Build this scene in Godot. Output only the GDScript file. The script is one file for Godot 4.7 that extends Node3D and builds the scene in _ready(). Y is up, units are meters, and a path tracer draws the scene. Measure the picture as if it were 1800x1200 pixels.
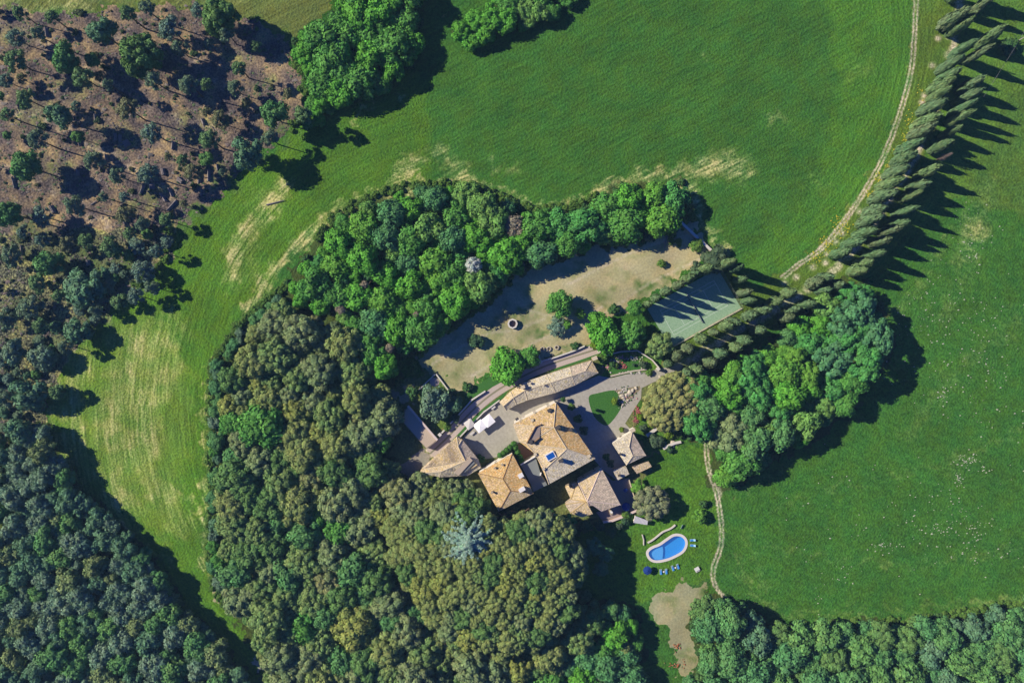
extends Node3D
# A Tuscan estate seen from straight above. S metres per photo pixel on the ground, EYE the camera's height.
const S := 0.22
const EYE := 264.0
const LIT := 1.3          # how bright a sunlit horizontal surface renders, per unit of base colour
var rng := RandomNumberGenerator.new()
var used := {}
var mats := {}
var labels := {}

# ---------------------------------------------------------------- small helpers
func g(px: float, py: float, h := 0.0) -> Vector3:      # a place surveyed in the photo, at height h, in metres
	var k := S * (EYE - h) / EYE
	return Vector3((px - 900.0) * k, h, (py - 600.0) * k)

func lit(r: float, gr: float, b: float, k := LIT) -> Color:   # base colour of a surface that shows as this colour in the sun
	var c := Color(r / 255.0, gr / 255.0, b / 255.0).srgb_to_linear()
	return Color(c.r / k, c.g / k, c.b / k).linear_to_srgb()

func rr(a: float, b: float) -> float:
	return rng.randf_range(a, b)

func numbered(called: String) -> String:
	var n: int = used.get(called, 0)
	used[called] = n + 1
	return called if n == 0 else "%s_%03d" % [called, n]

func tag(o: Node, label: String, category: String, group := "") -> void:
	if labels.has(label):
		labels[label] += 1
	else:
		labels[label] = 1
	o.set_meta("label", label)
	o.set_meta("category", category)
	if group != "":
		o.set_meta("group", group)

func thing(called: String, label: String, category: String, at := Vector3.ZERO, turn := 0.0, group := "") -> Node3D:
	var o := Node3D.new()
	o.name = numbered(called)
	add_child(o)
	o.position = at
	o.rotation.y = turn
	tag(o, label, category, group)
	return o

func ordinal(n: int) -> String:
	var w := ["first", "second", "third", "fourth", "fifth", "sixth", "seventh", "eighth", "ninth", "tenth", "eleventh", "twelfth"]
	if n < 12:
		return w[n]
	var k := n + 1
	var e := "th"
	if k % 100 < 11 or k % 100 > 13:
		e = "st" if k % 10 == 1 else ("nd" if k % 10 == 2 else ("rd" if k % 10 == 3 else "th"))
	var t: String = in_words(k)
	for s in [["one", "first"], ["two", "second"], ["three", "third"], ["five", "fifth"], ["eight", "eighth"], ["nine", "ninth"]]:
		if t.ends_with(s[0]):
			return t.trim_suffix(s[0]) + s[1]
	return t.trim_suffix("y") + "ieth" if t.ends_with("y") else t + "th"

func photo_place(px: float, py: float) -> String:
	return "%s percent across, %s down" % [in_words(roundi(px / 18.0)), in_words(roundi(py / 12.0))]

func in_words(n: int) -> String:
	var ones := ["zero", "one", "two", "three", "four", "five", "six", "seven", "eight", "nine", "ten", "eleven", "twelve", "thirteen", "fourteen", "fifteen", "sixteen", "seventeen", "eighteen", "nineteen"]
	var tens := ["", "", "twenty", "thirty", "forty", "fifty", "sixty", "seventy", "eighty", "ninety"]
	if n < 0:
		return "just outside zero"
	if n < 20:
		return ones[n]
	if n >= 100:
		return "a hundred"
	return tens[n / 10] + ("" if n % 10 == 0 else "-" + ones[n % 10])

# a mesh being built: flat or given normals, colours, texture coordinates in metres
class Shape:
	var v := PackedVector3Array()
	var n := PackedVector3Array()
	var c := PackedColorArray()
	var t := PackedVector2Array()
	var color := Color.WHITE
	func tri(a: Vector3, b: Vector3, d: Vector3, out := Vector3.ZERO, ta := Vector2.ZERO, tb := Vector2.ZERO, td := Vector2.ZERO) -> void:
		var m := (d - a).cross(b - a)
		if m.length_squared() < 1e-12:
			return
		m = m.normalized()
		if out != Vector3.ZERO and m.dot(out) < 0.0:
			var q := b
			b = d
			d = q
			var tq := tb
			tb = td
			td = tq
			m = -m
		v.append_array([a, b, d])
		n.append_array([m, m, m])
		c.append_array([color, color, color])
		t.append_array([ta, tb, td])
	func quad(a: Vector3, b: Vector3, d: Vector3, e: Vector3, out := Vector3.ZERO) -> void:
		tri(a, b, d, out)
		tri(a, d, e, out)
	func box(f: Transform3D, s: Vector3) -> void:
		var h := s * 0.5
		for ax in 3:
			for sg in [-1.0, 1.0]:
				var o := Vector3.ZERO
				o[ax] = sg
				var p := Vector3.ZERO
				p[(ax + 1) % 3] = 1.0
				var q := Vector3.ZERO
				q[(ax + 2) % 3] = 1.0
				quad(f * ((o - p - q) * h), f * ((o + p - q) * h), f * ((o + p + q) * h), f * ((o - p + q) * h), f.basis * o)
	func prism(poly: PackedVector2Array, y0: float, y1: float, bottom := false) -> void:
		var mid := Vector2.ZERO
		for p in poly:
			mid += p / poly.size()
		var ccw := Geometry2D.is_polygon_clockwise(poly)
		for i in poly.size():
			var a := poly[i]
			var b := poly[(i + 1) % poly.size()]
			var e := (b - a).orthogonal() * (1.0 if ccw else -1.0)
			var out := Vector3(-e.x, 0, -e.y)
			quad(Vector3(a.x, y0, a.y), Vector3(b.x, y0, b.y), Vector3(b.x, y1, b.y), Vector3(a.x, y1, a.y), out)
		cap(poly, y1, Vector3.UP)
		if bottom:
			cap(poly, y0, Vector3.DOWN)
	func cap(poly: PackedVector2Array, y: float, out: Vector3) -> void:
		var ix := Geometry2D.triangulate_polygon(poly)
		for k in range(0, ix.size(), 3):
			var a := poly[ix[k]]
			var b := poly[ix[k + 1]]
			var d := poly[ix[k + 2]]
			tri(Vector3(a.x, y, a.y), Vector3(b.x, y, b.y), Vector3(d.x, y, d.y), out)
	func tube(a: Vector3, b: Vector3, r0: float, r1: float, sides := 6) -> void:
		var ax := (b - a).normalized()
		var x := ax.cross(Vector3(0.31, 0.2, 0.93)).normalized()
		var z := ax.cross(x)
		for i in sides:
			var p := TAU * i / sides
			var q := TAU * (i + 1) / sides
			var d0 := x * cos(p) + z * sin(p)
			var d1 := x * cos(q) + z * sin(q)
			quad(a + d0 * r0, a + d1 * r0, b + d1 * r1, b + d0 * r1, d0 + d1)
			tri(b, b + d0 * r1, b + d1 * r1, ax)
			tri(a, a + d0 * r0, a + d1 * r0, -ax)
	func ball(o: Vector3, s: Vector3, rings := 4, sides := 7, wob := 0.0, seed_ := 0) -> void:
		var rg := RandomNumberGenerator.new()
		rg.seed = seed_ + 11
		var g0 := []
		for i in rings + 1:
			var row := []
			for j in sides:
				var th := PI * i / rings
				var ph := TAU * (j + 0.5 * (i % 2)) / sides
				var k := 1.0 + rg.randf_range(-wob, wob)
				if i == 0 or i == rings:
					k = 1.0
				row.append(o + Vector3(sin(th) * cos(ph), cos(th), sin(th) * sin(ph)) * s * k)
			g0.append(row)
		for i in rings:
			for j in sides:
				var j2 := (j + 1) % sides
				var m: Vector3 = (g0[i][j] + g0[i + 1][j2]) * 0.5 - o
				quad(g0[i][j], g0[i][j2], g0[i + 1][j2], g0[i + 1][j], m)
	func mesh() -> ArrayMesh:
		var a := []
		a.resize(Mesh.ARRAY_MAX)
		a[Mesh.ARRAY_VERTEX] = v
		a[Mesh.ARRAY_NORMAL] = n
		a[Mesh.ARRAY_COLOR] = c
		a[Mesh.ARRAY_TEX_UV] = t
		var m := ArrayMesh.new()
		m.add_surface_from_arrays(Mesh.PRIMITIVE_TRIANGLES, a)
		return m

func put(called: String, m: Mesh, mat: Material, parent: Node3D, at := Transform3D()) -> MeshInstance3D:
	var o := MeshInstance3D.new()
	o.mesh = m
	o.name = numbered(called) if parent == self else called
	o.material_override = mat
	o.transform = at
	parent.add_child(o, true)
	return o

func structure(called: String, m: Mesh, mat: Material, at := Transform3D()) -> MeshInstance3D:
	var o := put(called, m, mat, self, at)
	o.set_meta("kind", "structure")
	return o

func stuff(called: String, label: String, category: String, m: Mesh, mat: Material, where: Array[Transform3D], tints := PackedColorArray(), parent: Node3D = null) -> MultiMeshInstance3D:
	var mm := MultiMesh.new()
	mm.transform_format = MultiMesh.TRANSFORM_3D
	mm.use_colors = not tints.is_empty()
	mm.mesh = m
	mm.instance_count = where.size()
	for i in where.size():
		mm.set_instance_transform(i, where[i])
		if not tints.is_empty():
			mm.set_instance_color(i, tints[i])
	var o := MultiMeshInstance3D.new()
	o.multimesh = mm
	o.name = numbered(called) if parent == null else called
	o.material_override = mat
	o.set_meta("kind", "stuff")
	if parent == null:
		add_child(o)
		tag(o, label, category)
	else:
		parent.add_child(o, true)
	return o

func plain(c: Color, rough := 0.85, spec := 0.3) -> StandardMaterial3D:
	var m := StandardMaterial3D.new()
	m.albedo_color = c
	m.roughness = rough
	m.metallic_specular = spec
	m.cull_mode = BaseMaterial3D.CULL_DISABLED
	return m

func grain(key: String, a: Color, b: Color, metres: float, freq := 0.03, bump := 1.0, rough := 0.9) -> StandardMaterial3D:   # a mottled material laid on in world metres
	if mats.has(key):
		return mats[key]
	var m := plain(Color.WHITE, rough, 0.25)
	var no := FastNoiseLite.new()
	no.seed = key.hash() % 1000
	no.frequency = freq
	no.fractal_octaves = 5
	no.fractal_gain = 0.65
	var ramp := Gradient.new()
	ramp.set_color(0, a)
	ramp.set_color(1, b)
	ramp.set_offset(0, 0.2)
	ramp.set_offset(1, 0.8)
	var t := NoiseTexture2D.new()
	t.width = 256
	t.height = 256
	t.seamless = true
	t.noise = no
	t.color_ramp = ramp
	m.albedo_texture = t
	m.uv1_triplanar = true
	m.uv1_world_triplanar = true
	m.uv1_scale = Vector3.ONE / metres
	mats[key] = m
	return m

func vertexed(rough := 0.8) -> StandardMaterial3D:
	var m := plain(Color.WHITE, rough, 0.25)
	m.vertex_color_use_as_albedo = true
	return m

func poly_px(a: Array, h := 0.0) -> PackedVector2Array:
	var p := PackedVector2Array()
	for q in a:
		var w := g(q[0], q[1], h)
		p.append(Vector2(w.x, w.z))
	return p

func smooth_line(a: Array, step := 6.0, closed := false) -> Array:    # Catmull-Rom through the surveyed points
	var out := []
	var n := a.size()
	for i in (n if closed else n - 1):
		var p := []
		for k in [-1, 0, 1, 2]:
			var j: int = posmod(i + k, n) if closed else clampi(i + k, 0, n - 1)
			p.append(Vector2(a[j][0], a[j][1]))
		var m := maxi(1, int(p[1].distance_to(p[2]) / step))
		for s in m:
			var q: Vector2 = p[1].cubic_interpolate(p[2], p[0], p[3], float(s) / m)
			out.append([q.x, q.y])
	if not closed:
		out.append([a[n - 1][0], a[n - 1][1]])
	return out

# ---------------------------------------------------------------- the ground and its worn, dry, trodden colours
const GW := 2048
const GH := 1366
const GS := 1.024            # texels of the ground picture per surveyed pixel
var ground_mat: StandardMaterial3D

func fill_poly(im: Image, pts: Array, c: Color) -> void:
	var p := PackedVector2Array()
	var lo := 1e9
	var hi := -1e9
	for q in pts:
		var w := Vector2((q[0] + 100.0) * GS, (q[1] + 66.67) * GS)
		p.append(w)
		lo = minf(lo, w.y)
		hi = maxf(hi, w.y)
	for y in range(maxi(0, int(lo)), mini(GH - 1, int(hi)) + 1):
		var xs := []
		for i in p.size():
			var a := p[i]
			var b := p[(i + 1) % p.size()]
			if (a.y <= y + 0.5) != (b.y <= y + 0.5):
				xs.append(a.x + (y + 0.5 - a.y) / (b.y - a.y) * (b.x - a.x))
		xs.sort()
		for k in range(0, xs.size() - 1, 2):
			im.fill_rect(Rect2i(int(xs[k]), y, int(xs[k + 1]) - int(xs[k]) + 1, 1), c)

var brush: Image
func dab(im: Image, px: float, py: float, rx: float, ry: float, c: Color, strength: float) -> void:
	var w := maxi(2, int(rx * 2 * GS))
	var h := maxi(2, int(ry * 2 * GS))
	var key := "%d %d %.2f %s" % [w, h, strength, c.to_html()]
	if not mats.has(key):
		var b := Image.create(w, h, false, Image.FORMAT_RGBA8)
		for y in h:
			for x in w:
				var d := Vector2((x + 0.5) / w * 2 - 1, (y + 0.5) / h * 2 - 1).length()
				var a := clampf(1.0 - d, 0.0, 1.0)
				b.set_pixel(x, y, Color(c.r, c.g, c.b, strength * a * a * (3 - 2 * a)))
		mats[key] = b
	var q: Image = mats[key]
	im.blend_rect(q, Rect2i(0, 0, w, h), Vector2i(int((px + 100) * GS) - w / 2, int((py + 66.67) * GS) - h / 2))

func stroke(im: Image, pts: Array, r: float, c: Color, strength: float, jitter := 0.3) -> void:
	for q in smooth_line(pts, r * 0.55):
		dab(im, q[0] + rr(-r, r) * jitter, q[1] + rr(-r, r) * jitter, r, r, c, strength)

func noise_bytes(w: int, h: int, freq: float, octaves: int, sd: int, gain := 0.5) -> PackedByteArray:
	var no := FastNoiseLite.new()
	no.seed = sd
	no.frequency = freq
	no.fractal_octaves = octaves
	no.fractal_gain = gain
	return no.get_image(w, h, false, false, true).get_data()

func hexa(r: int, gr: int, b: int) -> Color:
	return Color8(r, gr, b)

const N_FIELD := [[560, 170], [740, 110], [830, 80], [960, 40], [1010, -70], [1612, -70], [1603, 120], [1560, 265], [1480, 395], [1400, 470], [1330, 500], [1262, 440], [1215, 375], [1200, 318], [1090, 325], [1000, 362], [930, 362], [830, 325], [730, 325], [640, 350], [580, 385], [520, 300], [540, 240]]
const W_MEADOW := [[560, 170], [540, 240], [520, 300], [580, 385], [500, 450], [420, 560], [372, 640], [366, 1000], [395, 1040], [450, 1140], [510, 1210], [430, 1210], [330, 1080], [250, 955], [150, 870], [80, 740], [95, 650], [180, 555], [280, 450], [310, 400], [390, 335], [500, 235], [540, 190]]
const E_MEADOW := [[1690, -70], [1680, 100], [1650, 220], [1590, 340], [1500, 480], [1440, 560], [1350, 760], [1285, 860], [1276, 920], [1290, 1000], [1330, 1060], [1400, 1098], [1560, 1090], [1660, 1078], [1900, 1056], [1900, -70]]
const BURNT := [[-100, 10], [20, 12], [60, 25], [170, 20], [330, 10], [430, 35], [510, 70], [532, 150], [545, 190], [500, 232], [430, 290], [380, 350], [310, 400], [290, 450], [260, 480], [180, 560], [100, 650], [80, 720], [60, 800], [-100, 820]]
const ORCHARD := [[1192, 395], [1215, 385], [1238, 440], [1232, 462], [1180, 497], [1130, 520], [1100, 545], [1052, 590], [1030, 607], [950, 634], [900, 650], [860, 655], [815, 692], [792, 690], [740, 640], [720, 600], [850, 540], [890, 480], [1000, 455], [1050, 430], [1120, 430], [1170, 410]]
const POOL_LAWN := [[1138, 812], [1158, 792], [1242, 775], [1250, 850], [1264, 900], [1268, 960], [1252, 1010], [1256, 1040], [1238, 1022], [1200, 1024], [1140, 1052], [1100, 1060], [1010, 1050], [1010, 930], [1055, 915], [1118, 900], [1128, 850], [1146, 822]]
const DRY_PATCH := [[1140, 1056], [1165, 1038], [1200, 1024], [1226, 1032], [1243, 1040], [1220, 1068], [1212, 1110], [1228, 1160], [1213, 1186], [1188, 1182], [1196, 1140], [1172, 1110], [1150, 1084]]
const WOOD_W := [[505, 495], [520, 540], [590, 560], [640, 600], [640, 640], [690, 690], [700, 740], [690, 800], [730, 835], [790, 830], [840, 855], [880, 905], [950, 890], [1005, 905], [1030, 960], [1035, 1040], [1110, 1055], [1135, 1130], [1130, 1240], [480, 1240], [440, 1130], [392, 1060], [368, 1000], [372, 900], [372, 640], [420, 570], [460, 535]]
const WOOD_N := [[555, 415], [580, 385], [640, 350], [730, 325], [830, 325], [870, 340], [930, 365], [1000, 365], [1045, 345], [1090, 322], [1160, 318], [1200, 320], [1215, 352], [1215, 383], [1190, 392], [1170, 420], [1120, 432], [1055, 430], [1000, 455], [890, 490], [850, 540], [740, 610], [700, 640], [700, 690], [640, 650], [590, 560], [510, 540], [500, 500]]
const WOOD_SW := [[-100, 800], [60, 745], [80, 740], [100, 790], [150, 870], [250, 955], [330, 1075], [380, 1120], [430, 1180], [450, 1270], [-100, 1270]]
const WOOD_S := [[1215, 1075], [1240, 1045], [1275, 1050], [1330, 1065], [1345, 1098], [1400, 1100], [1440, 1096], [1560, 1091], [1660, 1080], [1900, 1058], [1900, 1270], [1180, 1270], [1215, 1186], [1230, 1160], [1214, 1110]]
const COPSE_E := [[1195, 650], [1250, 640], [1340, 610], [1420, 540], [1480, 490], [1530, 495], [1560, 550], [1572, 600], [1560, 640], [1515, 690], [1512, 725], [1470, 735], [1440, 775], [1390, 795], [1340, 825], [1290, 865], [1252, 858], [1246, 770], [1200, 770], [1170, 740], [1160, 690]]
const COPSE_N := [[515, 100], [520, 60], [580, 18], [640, -70], [740, -70], [744, 60], [738, 110], [690, 150], [640, 172], [600, 190], [555, 195], [540, 150]]

func paint_ground() -> void:
	var im := Image.create(GW, GH, false, Image.FORMAT_RGB8)
	im.fill(hexa(60, 104, 50))
	fill_poly(im, N_FIELD, hexa(62, 105, 50))
	fill_poly(im, [[1440, -70], [1612, -70], [1603, 120], [1560, 265], [1480, 395], [1400, 470], [1300, 470], [1420, 350], [1480, 150]], hexa(72, 117, 50))
	fill_poly(im, W_MEADOW, hexa(80, 120, 46))
	fill_poly(im, [[560, 170], [740, 110], [760, 330], [640, 350], [580, 385], [520, 300]], hexa(74, 114, 47))
	fill_poly(im, [[100, 640], [250, 530], [330, 640], [330, 800], [300, 960], [200, 880], [90, 740]], hexa(98, 131, 56))
	fill_poly(im, E_MEADOW, hexa(62, 108, 50))
	fill_poly(im, [[1690, -70], [1660, 200], [1640, 330], [1900, 420], [1900, -70]], hexa(78, 112, 54))
	fill_poly(im, [[1510, 490], [1600, 410], [1700, 330], [1780, 160], [1900, 60], [1900, -70], [1690, -70], [1650, 220], [1580, 360]], hexa(86, 122, 56))
	fill_poly(im, [[-100, -70], [640, -70], [600, 50], [510, 70], [430, 35], [330, 10], [170, 20], [60, 25], [-100, 10]], hexa(98, 112, 66))
	im.resize(96, 64, Image.INTERPOLATE_BILINEAR)                # fields run into each other softly
	im.resize(GW, GH, Image.INTERPOLATE_CUBIC)
	fill_poly(im, BURNT, hexa(120, 105, 88))
	fill_poly(im, [[-100, 420], [290, 395], [300, 450], [260, 480], [180, 560], [100, 650], [80, 720], [60, 800], [-100, 820]], hexa(104, 106, 88))
	for w in [WOOD_W, WOOD_N, WOOD_SW, WOOD_S, COPSE_E, COPSE_N]:
		fill_poly(im, w, hexa(66, 82, 50))
	fill_poly(im, COPSE_N, hexa(52, 96, 44))
	fill_poly(im, [[790, 50], [860, 18], [940, -70], [1010, -70], [960, 25], [880, 55], [830, 78]], hexa(66, 90, 50))
	fill_poly(im, ORCHARD, hexa(170, 160, 118))
	fill_poly(im, POOL_LAWN, hexa(76, 118, 48))
	fill_poly(im, DRY_PATCH, hexa(152, 148, 112))
	fill_poly(im, [[372, 1040], [395, 1022], [412, 1050], [400, 1062], [385, 1060]], hexa(150, 145, 112))
	fill_poly(im, [[435, 1156], [455, 1158], [480, 1180], [500, 1205], [480, 1205]], hexa(160, 158, 135))
	# the farmyard between the woods: earth, lane, garden grass
	fill_poly(im, [[690, 690], [740, 640], [792, 690], [815, 692], [860, 655], [950, 634], [1030, 607], [1078, 597], [1150, 640], [1240, 590], [1290, 640], [1190, 660], [1170, 740], [1200, 770], [1160, 792], [1140, 812], [1118, 900], [1055, 915], [1010, 930], [950, 890], [880, 905], [840, 855], [730, 835], [690, 800]], hexa(104, 114, 76))
	fill_poly(im, [[736, 686], [766, 657], [792, 690], [815, 694], [830, 700], [776, 762], [745, 720]], hexa(92, 118, 66))
	fill_poly(im, [[815, 694], [852, 660], [880, 655], [890, 668], [858, 686], [830, 702]], hexa(56, 108, 48))
	fill_poly(im, [[1055, 618], [1150, 628], [1160, 655], [1060, 668]], hexa(84, 120, 56))
	fill_poly(im, [[1112, 722], [1128, 700], [1180, 735], [1200, 775], [1160, 792], [1136, 800], [1112, 757]], hexa(76, 112, 54))
	fill_poly(im, [[690, 838], [712, 812], [752, 790], [762, 800], [744, 822], [722, 842]], hexa(140, 134, 118))
	fill_poly(im, [[690, 690], [735, 684], [716, 712], [700, 706]], hexa(150, 146, 120))
	# avenue ground and verge
	fill_poly(im, [[1612, -70], [1690, -70], [1680, 100], [1650, 220], [1590, 340], [1500, 480], [1440, 540], [1300, 600], [1240, 640], [1170, 655], [1185, 610], [1262, 470], [1330, 500], [1400, 470], [1480, 395], [1560, 265], [1603, 120]], hexa(84, 112, 52))
	# straw, wear and bare earth, blended as soft dabs
	var straw := hexa(172, 170, 118)
	var pale := hexa(186, 176, 140)
	var soil := hexa(196, 178, 158)
	var m := Image.create(GW, GH, false, Image.FORMAT_RGBA8)
	m.fill(Color(0, 0, 0, 1))
	for s in [[[[250, 590], [222, 650], [198, 720], [190, 790], [205, 850], [225, 905]], 42, 0.45], [[[150, 640], [128, 700], [130, 780], [160, 840]], 30, 0.34], [[[280, 590], [262, 680], [240, 790]], 34, 0.36], [[[300, 850], [340, 890], [366, 925]], 9, 0.3],
			[[[505, 325], [455, 375], [418, 435], [408, 500]], 26, 0.6], [[[545, 408], [500, 450], [452, 515], [428, 572]], 18, 0.72], [[[742, 332], [690, 340], [640, 360], [580, 386], [545, 408]], 14, 0.72], [[[690, 350], [705, 310], [735, 270]], 22, 0.6],
			[[[775, 265], [800, 300], [820, 325]], 23, 0.6], [[[760, 330], [790, 320], [830, 326]], 14, 0.55], [[[372, 640], [370, 700], [373, 765]], 8, 0.5], [[[368, 800], [368, 930], [372, 1010]], 8, 0.5], [[[664, 172], [640, 192], [622, 214]], 8, 0.5],
			[[[985, 363], [1030, 352], [1060, 336]], 8, 0.45], [[[1056, 332], [1130, 312], [1190, 302], [1240, 290], [1300, 292]], 18, 0.4], [[[1206, 325], [1222, 368], [1245, 405], [1275, 445]], 14, 0.6], [[[1320, 930], [1330, 985], [1352, 1040]], 14, 0.1],
			[[[1400, 1096], [1440, 1094], [1540, 1086]], 6, 0.3], [[[1400, 1080], [1600, 1070], [1800, 1050]], 12, 0.1], [[[-20, 0], [60, 18], [160, 8]], 16, 0.4], [[[200, -10], [420, -5]], 20, 0.1], [[[1480, 395], [1560, 265], [1603, 120], [1612, -60]], 8, 0.12],
			[[[1660, 560], [1700, 440], [1740, 330]], 30, 0.1], [[[310, 400], [280, 450], [190, 550], [110, 640]], 11, 0.3], [[[200, 600], [300, 560]], 28, 0.24], [[[470, 1050], [440, 1100]], 8, 0.2], [[[530, 410], [575, 372], [640, 340], [700, 320], [760, 316], [830, 316], [880, 338], [930, 356], [1000, 353], [1040, 338], [1080, 316], [1150, 306], [1200, 308]], 9, 0.42], [[[364, 650], [362, 760], [362, 900], [364, 1000], [384, 1045]], 10, 0.4], [[[240, 700], [250, 780], [280, 860], [330, 930]], 36, 0.3], [[[150, 620], [125, 690], [130, 770]], 30, 0.25], [[[320, 570], [300, 640], [275, 720], [270, 800]], 30, 0.25], [[[100, 670], [92, 740], [110, 800]], 9, 0.4], [[[110, 760], [150, 850], [220, 930], [300, 985]], 12, 0.24], [[[430, 470], [440, 400], [480, 350]], 36, 0.22], [[[1350, 900], [1450, 860], [1600, 830], [1790, 760]], 10, 0.08], [[[1340, 960], [1500, 985], [1650, 990], [1800, 960]], 12, 0.09], [[[1600, 760], [1700, 640], [1790, 560]], 34, 0.08], [[[1560, 560], [1620, 500], [1660, 420]], 14, 0.12], [[[1300, 980], [1330, 1050], [1400, 1090]], 10, 0.14], [[[1290, 870], [1330, 850], [1370, 820]], 10, 0.14]]:
		stroke(m, s[0], s[1], Color.WHITE, s[2])
	for d in [[1275, 292, 72, 40, 0.8], [1215, 335, 24, 40, 0.6], [1240, 300, 36, 22, 0.5], [1180, 310, 40, 16, 0.4], [1362, 208, 26, 14, 0.5], [1440, 320, 36, 26, 0.2], [1510, 120, 40, 40, 0.12], [1715, 400, 46, 60, 0.4], [1700, 450, 30, 40, 0.3], [775, 28, 9, 4, 1.0], [531, 50, 7, 4, 1.0], [222, 926, 14, 7, 0.8], [866, 290, 18, 17, 0.5], [905, 300, 22, 16, 0.34], [1690, 820, 40, 30, 0.12],
			[1740, 1060, 70, 20, 0.25], [280, 870, 30, 24, 0.3], [1235, 100, 8, 10, 0.5], [705, 166, 12, 7, 0.7], [390, 1038, 22, 16, 0.5], [640, 20, 40, 20, 0.2], [1380, 210, 20, 20, 0.2]]:
		dab(m, d[0], d[1], d[2], d[3], Color.WHITE, d[4])
	# bare tracks: always pale, not streaked
	var e := Image.create(GW, GH, false, Image.FORMAT_RGBA8)
	e.fill(Color(0, 0, 0, 1))
	for k in [-2.9, 2.9]:
		for s in [[[1241, 772], [1245, 820], [1260, 868], [1268, 920], [1267, 960], [1254, 1000], [1257, 1028], [1274, 1050]], [[1612, -10], [1608, 60], [1603, 120], [1585, 190], [1560, 260], [1530, 320], [1480, 395], [1440, 440], [1400, 468], [1376, 488]]]:
			var moved := []
			for q in s:
				moved.append([q[0] + k, q[1] + k * 0.4])
			stroke(e, moved, 3.6, Color.WHITE, 0.85, 0.2)
	stroke(e, [[1530, 330], [1480, 395], [1440, 440]], 6, Color.WHITE, 0.3)
	stroke(e, [[1264, 855], [1268, 872]], 6, Color.WHITE, 0.6)
	for s in [[[752, 792], [786, 762], [830, 715], [868, 684], [905, 664], [957, 638], [1043, 611], [1066, 604]], [[760, 800], [792, 771], [838, 722], [874, 693], [912, 671], [967, 647], [1052, 617], [1070, 611]]]:
		stroke(e, s, 5.0, Color.WHITE, 1.0, 0.1)
		stroke(e, s, 5.0, Color.WHITE, 1.0, 0.1)
	for q in [[1668, 64], [1650, 68], [1640, 115], [1626, 168], [1622, 180], [1584, 270], [1568, 293], [1552, 315], [1542, 340], [1532, 352], [1512, 372], [1482, 410], [1470, 425], [1455, 447], [1452, 462], [1475, 465], [1400, 488], [1380, 498], [1430, 470]]:
		dab(e, q[0], q[1], 11, 10, Color.WHITE, 1.0)
	stroke(e, [[1692, -10], [1672, 100], [1648, 185], [1622, 245], [1592, 305], [1556, 360], [1525, 408], [1495, 445], [1470, 472], [1420, 508], [1370, 540], [1300, 583], [1240, 618], [1195, 643]], 12, Color.WHITE, 0.85, 0.4)
	for q in [[850, 545], [920, 530], [1000, 500], [1100, 470], [1180, 450], [1210, 420], [790, 600], [830, 660]]:
		dab(e, q[0], q[1], 34, 18, Color.WHITE, 0.28)
	for p in [[[830, 660], [950, 598], [1050, 560], [1140, 500], [1235, 455]], [[760, 640], [850, 590], [905, 580], [960, 560]], [[1000, 500], [1100, 450], [1180, 420]], [[930, 545], [1000, 560], [1060, 540]]]:
		stroke(e, p, 5, Color.WHITE, 0.35, 0.3)
	for p in [[[40, 60], [160, 130], [300, 200], [440, 260]], [[0, 180], [120, 230], [260, 320], [330, 390]], [[200, 60], [330, 110], [460, 200]], [[0, 300], [90, 330], [190, 400]]]:
		stroke(e, p, 9, Color.WHITE, 0.22, 1.0)
	# green growth over the dry orchard and the burnt ground
	var gr := Image.create(GW, GH, false, Image.FORMAT_RGBA8)
	gr.fill(Color(0, 0, 0, 1))
	for d in [[890, 545, 30, 22, 0.5], [875, 575, 30, 22, 0.5], [925, 555, 24, 22, 0.6], [940, 540, 14, 26, 0.5], [1000, 545, 50, 40, 0.5], [960, 590, 40, 14, 0.5], [1140, 508, 44, 18, 0.6], [1160, 500, 40, 16, 0.5], [860, 590, 40, 26, 0.35], [800, 600, 20, 20, 0.4], [1000, 610, 40, 10, 0.4], [900, 610, 24, 16, 0.35], [1200, 470, 20, 14, 0.3], [1150, 440, 26, 14, 0.3], [1150, 1050, 30, 16, 0.5], [1215, 1028, 30, 14, 0.5], [1235, 1045, 14, 12, 0.5], [1205, 1150, 22, 26, 0.4], [1150, 1075, 14, 20, 0.5], [1180, 1060, 30, 16, 0.25], [1020, 470, 50, 14, 0.25], [920, 510, 40, 20, 0.3], [1110, 450, 40, 16, 0.25], [850, 650, 40, 14, 0.3], [950, 560, 60, 40, 0.25], [760, 640, 26, 30, 0.4], [790, 660, 40, 26, 0.35], [870, 620, 50, 22, 0.4], [930, 590, 40, 20, 0.4], [1060, 520, 50, 26, 0.4], [1090, 480, 40, 20, 0.25], [1000, 480, 60, 20, 0.2], [820, 640, 50, 20, 0.25],
			[60, 420, 60, 50, 0.4], [150, 460, 80, 60, 0.5], [230, 480, 60, 50, 0.6], [40, 540, 50, 40, 0.3], [270, 340, 40, 40, 0.35], [340, 370, 50, 30, 0.8], [300, 410, 50, 30, 0.8], [400, 320, 40, 26, 0.8], [450, 275, 40, 24, 0.8], [490, 240, 40, 24, 0.9], [250, 490, 40, 40, 0.7], [170, 560, 50, 40, 0.7], [400, 300, 30, 30, 0.5], [520, 220, 40, 30, 0.8], [560, 180, 40, 40, 0.8], [90, 600, 50, 50, 0.4], [60, 200, 60, 60, 0.3], [200, 240, 80, 40, 0.25], [130, 150, 50, 40, 0.3], [330, 220, 60, 40, 0.3], [460, 150, 40, 30, 0.3], [100, 300, 60, 40, 0.3], [20, 380, 40, 40, 0.35], [290, 100, 40, 30, 0.25], [30, 60, 60, 40, 0.3], [420, 90, 40, 40, 0.2], [240, 360, 30, 30, 0.3]]:
		dab(gr, d[0], d[1], d[2], d[3], Color.WHITE, d[4])
	var base := im.get_data()
	m.convert(Image.FORMAT_L8)
	e.convert(Image.FORMAT_L8)
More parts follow.
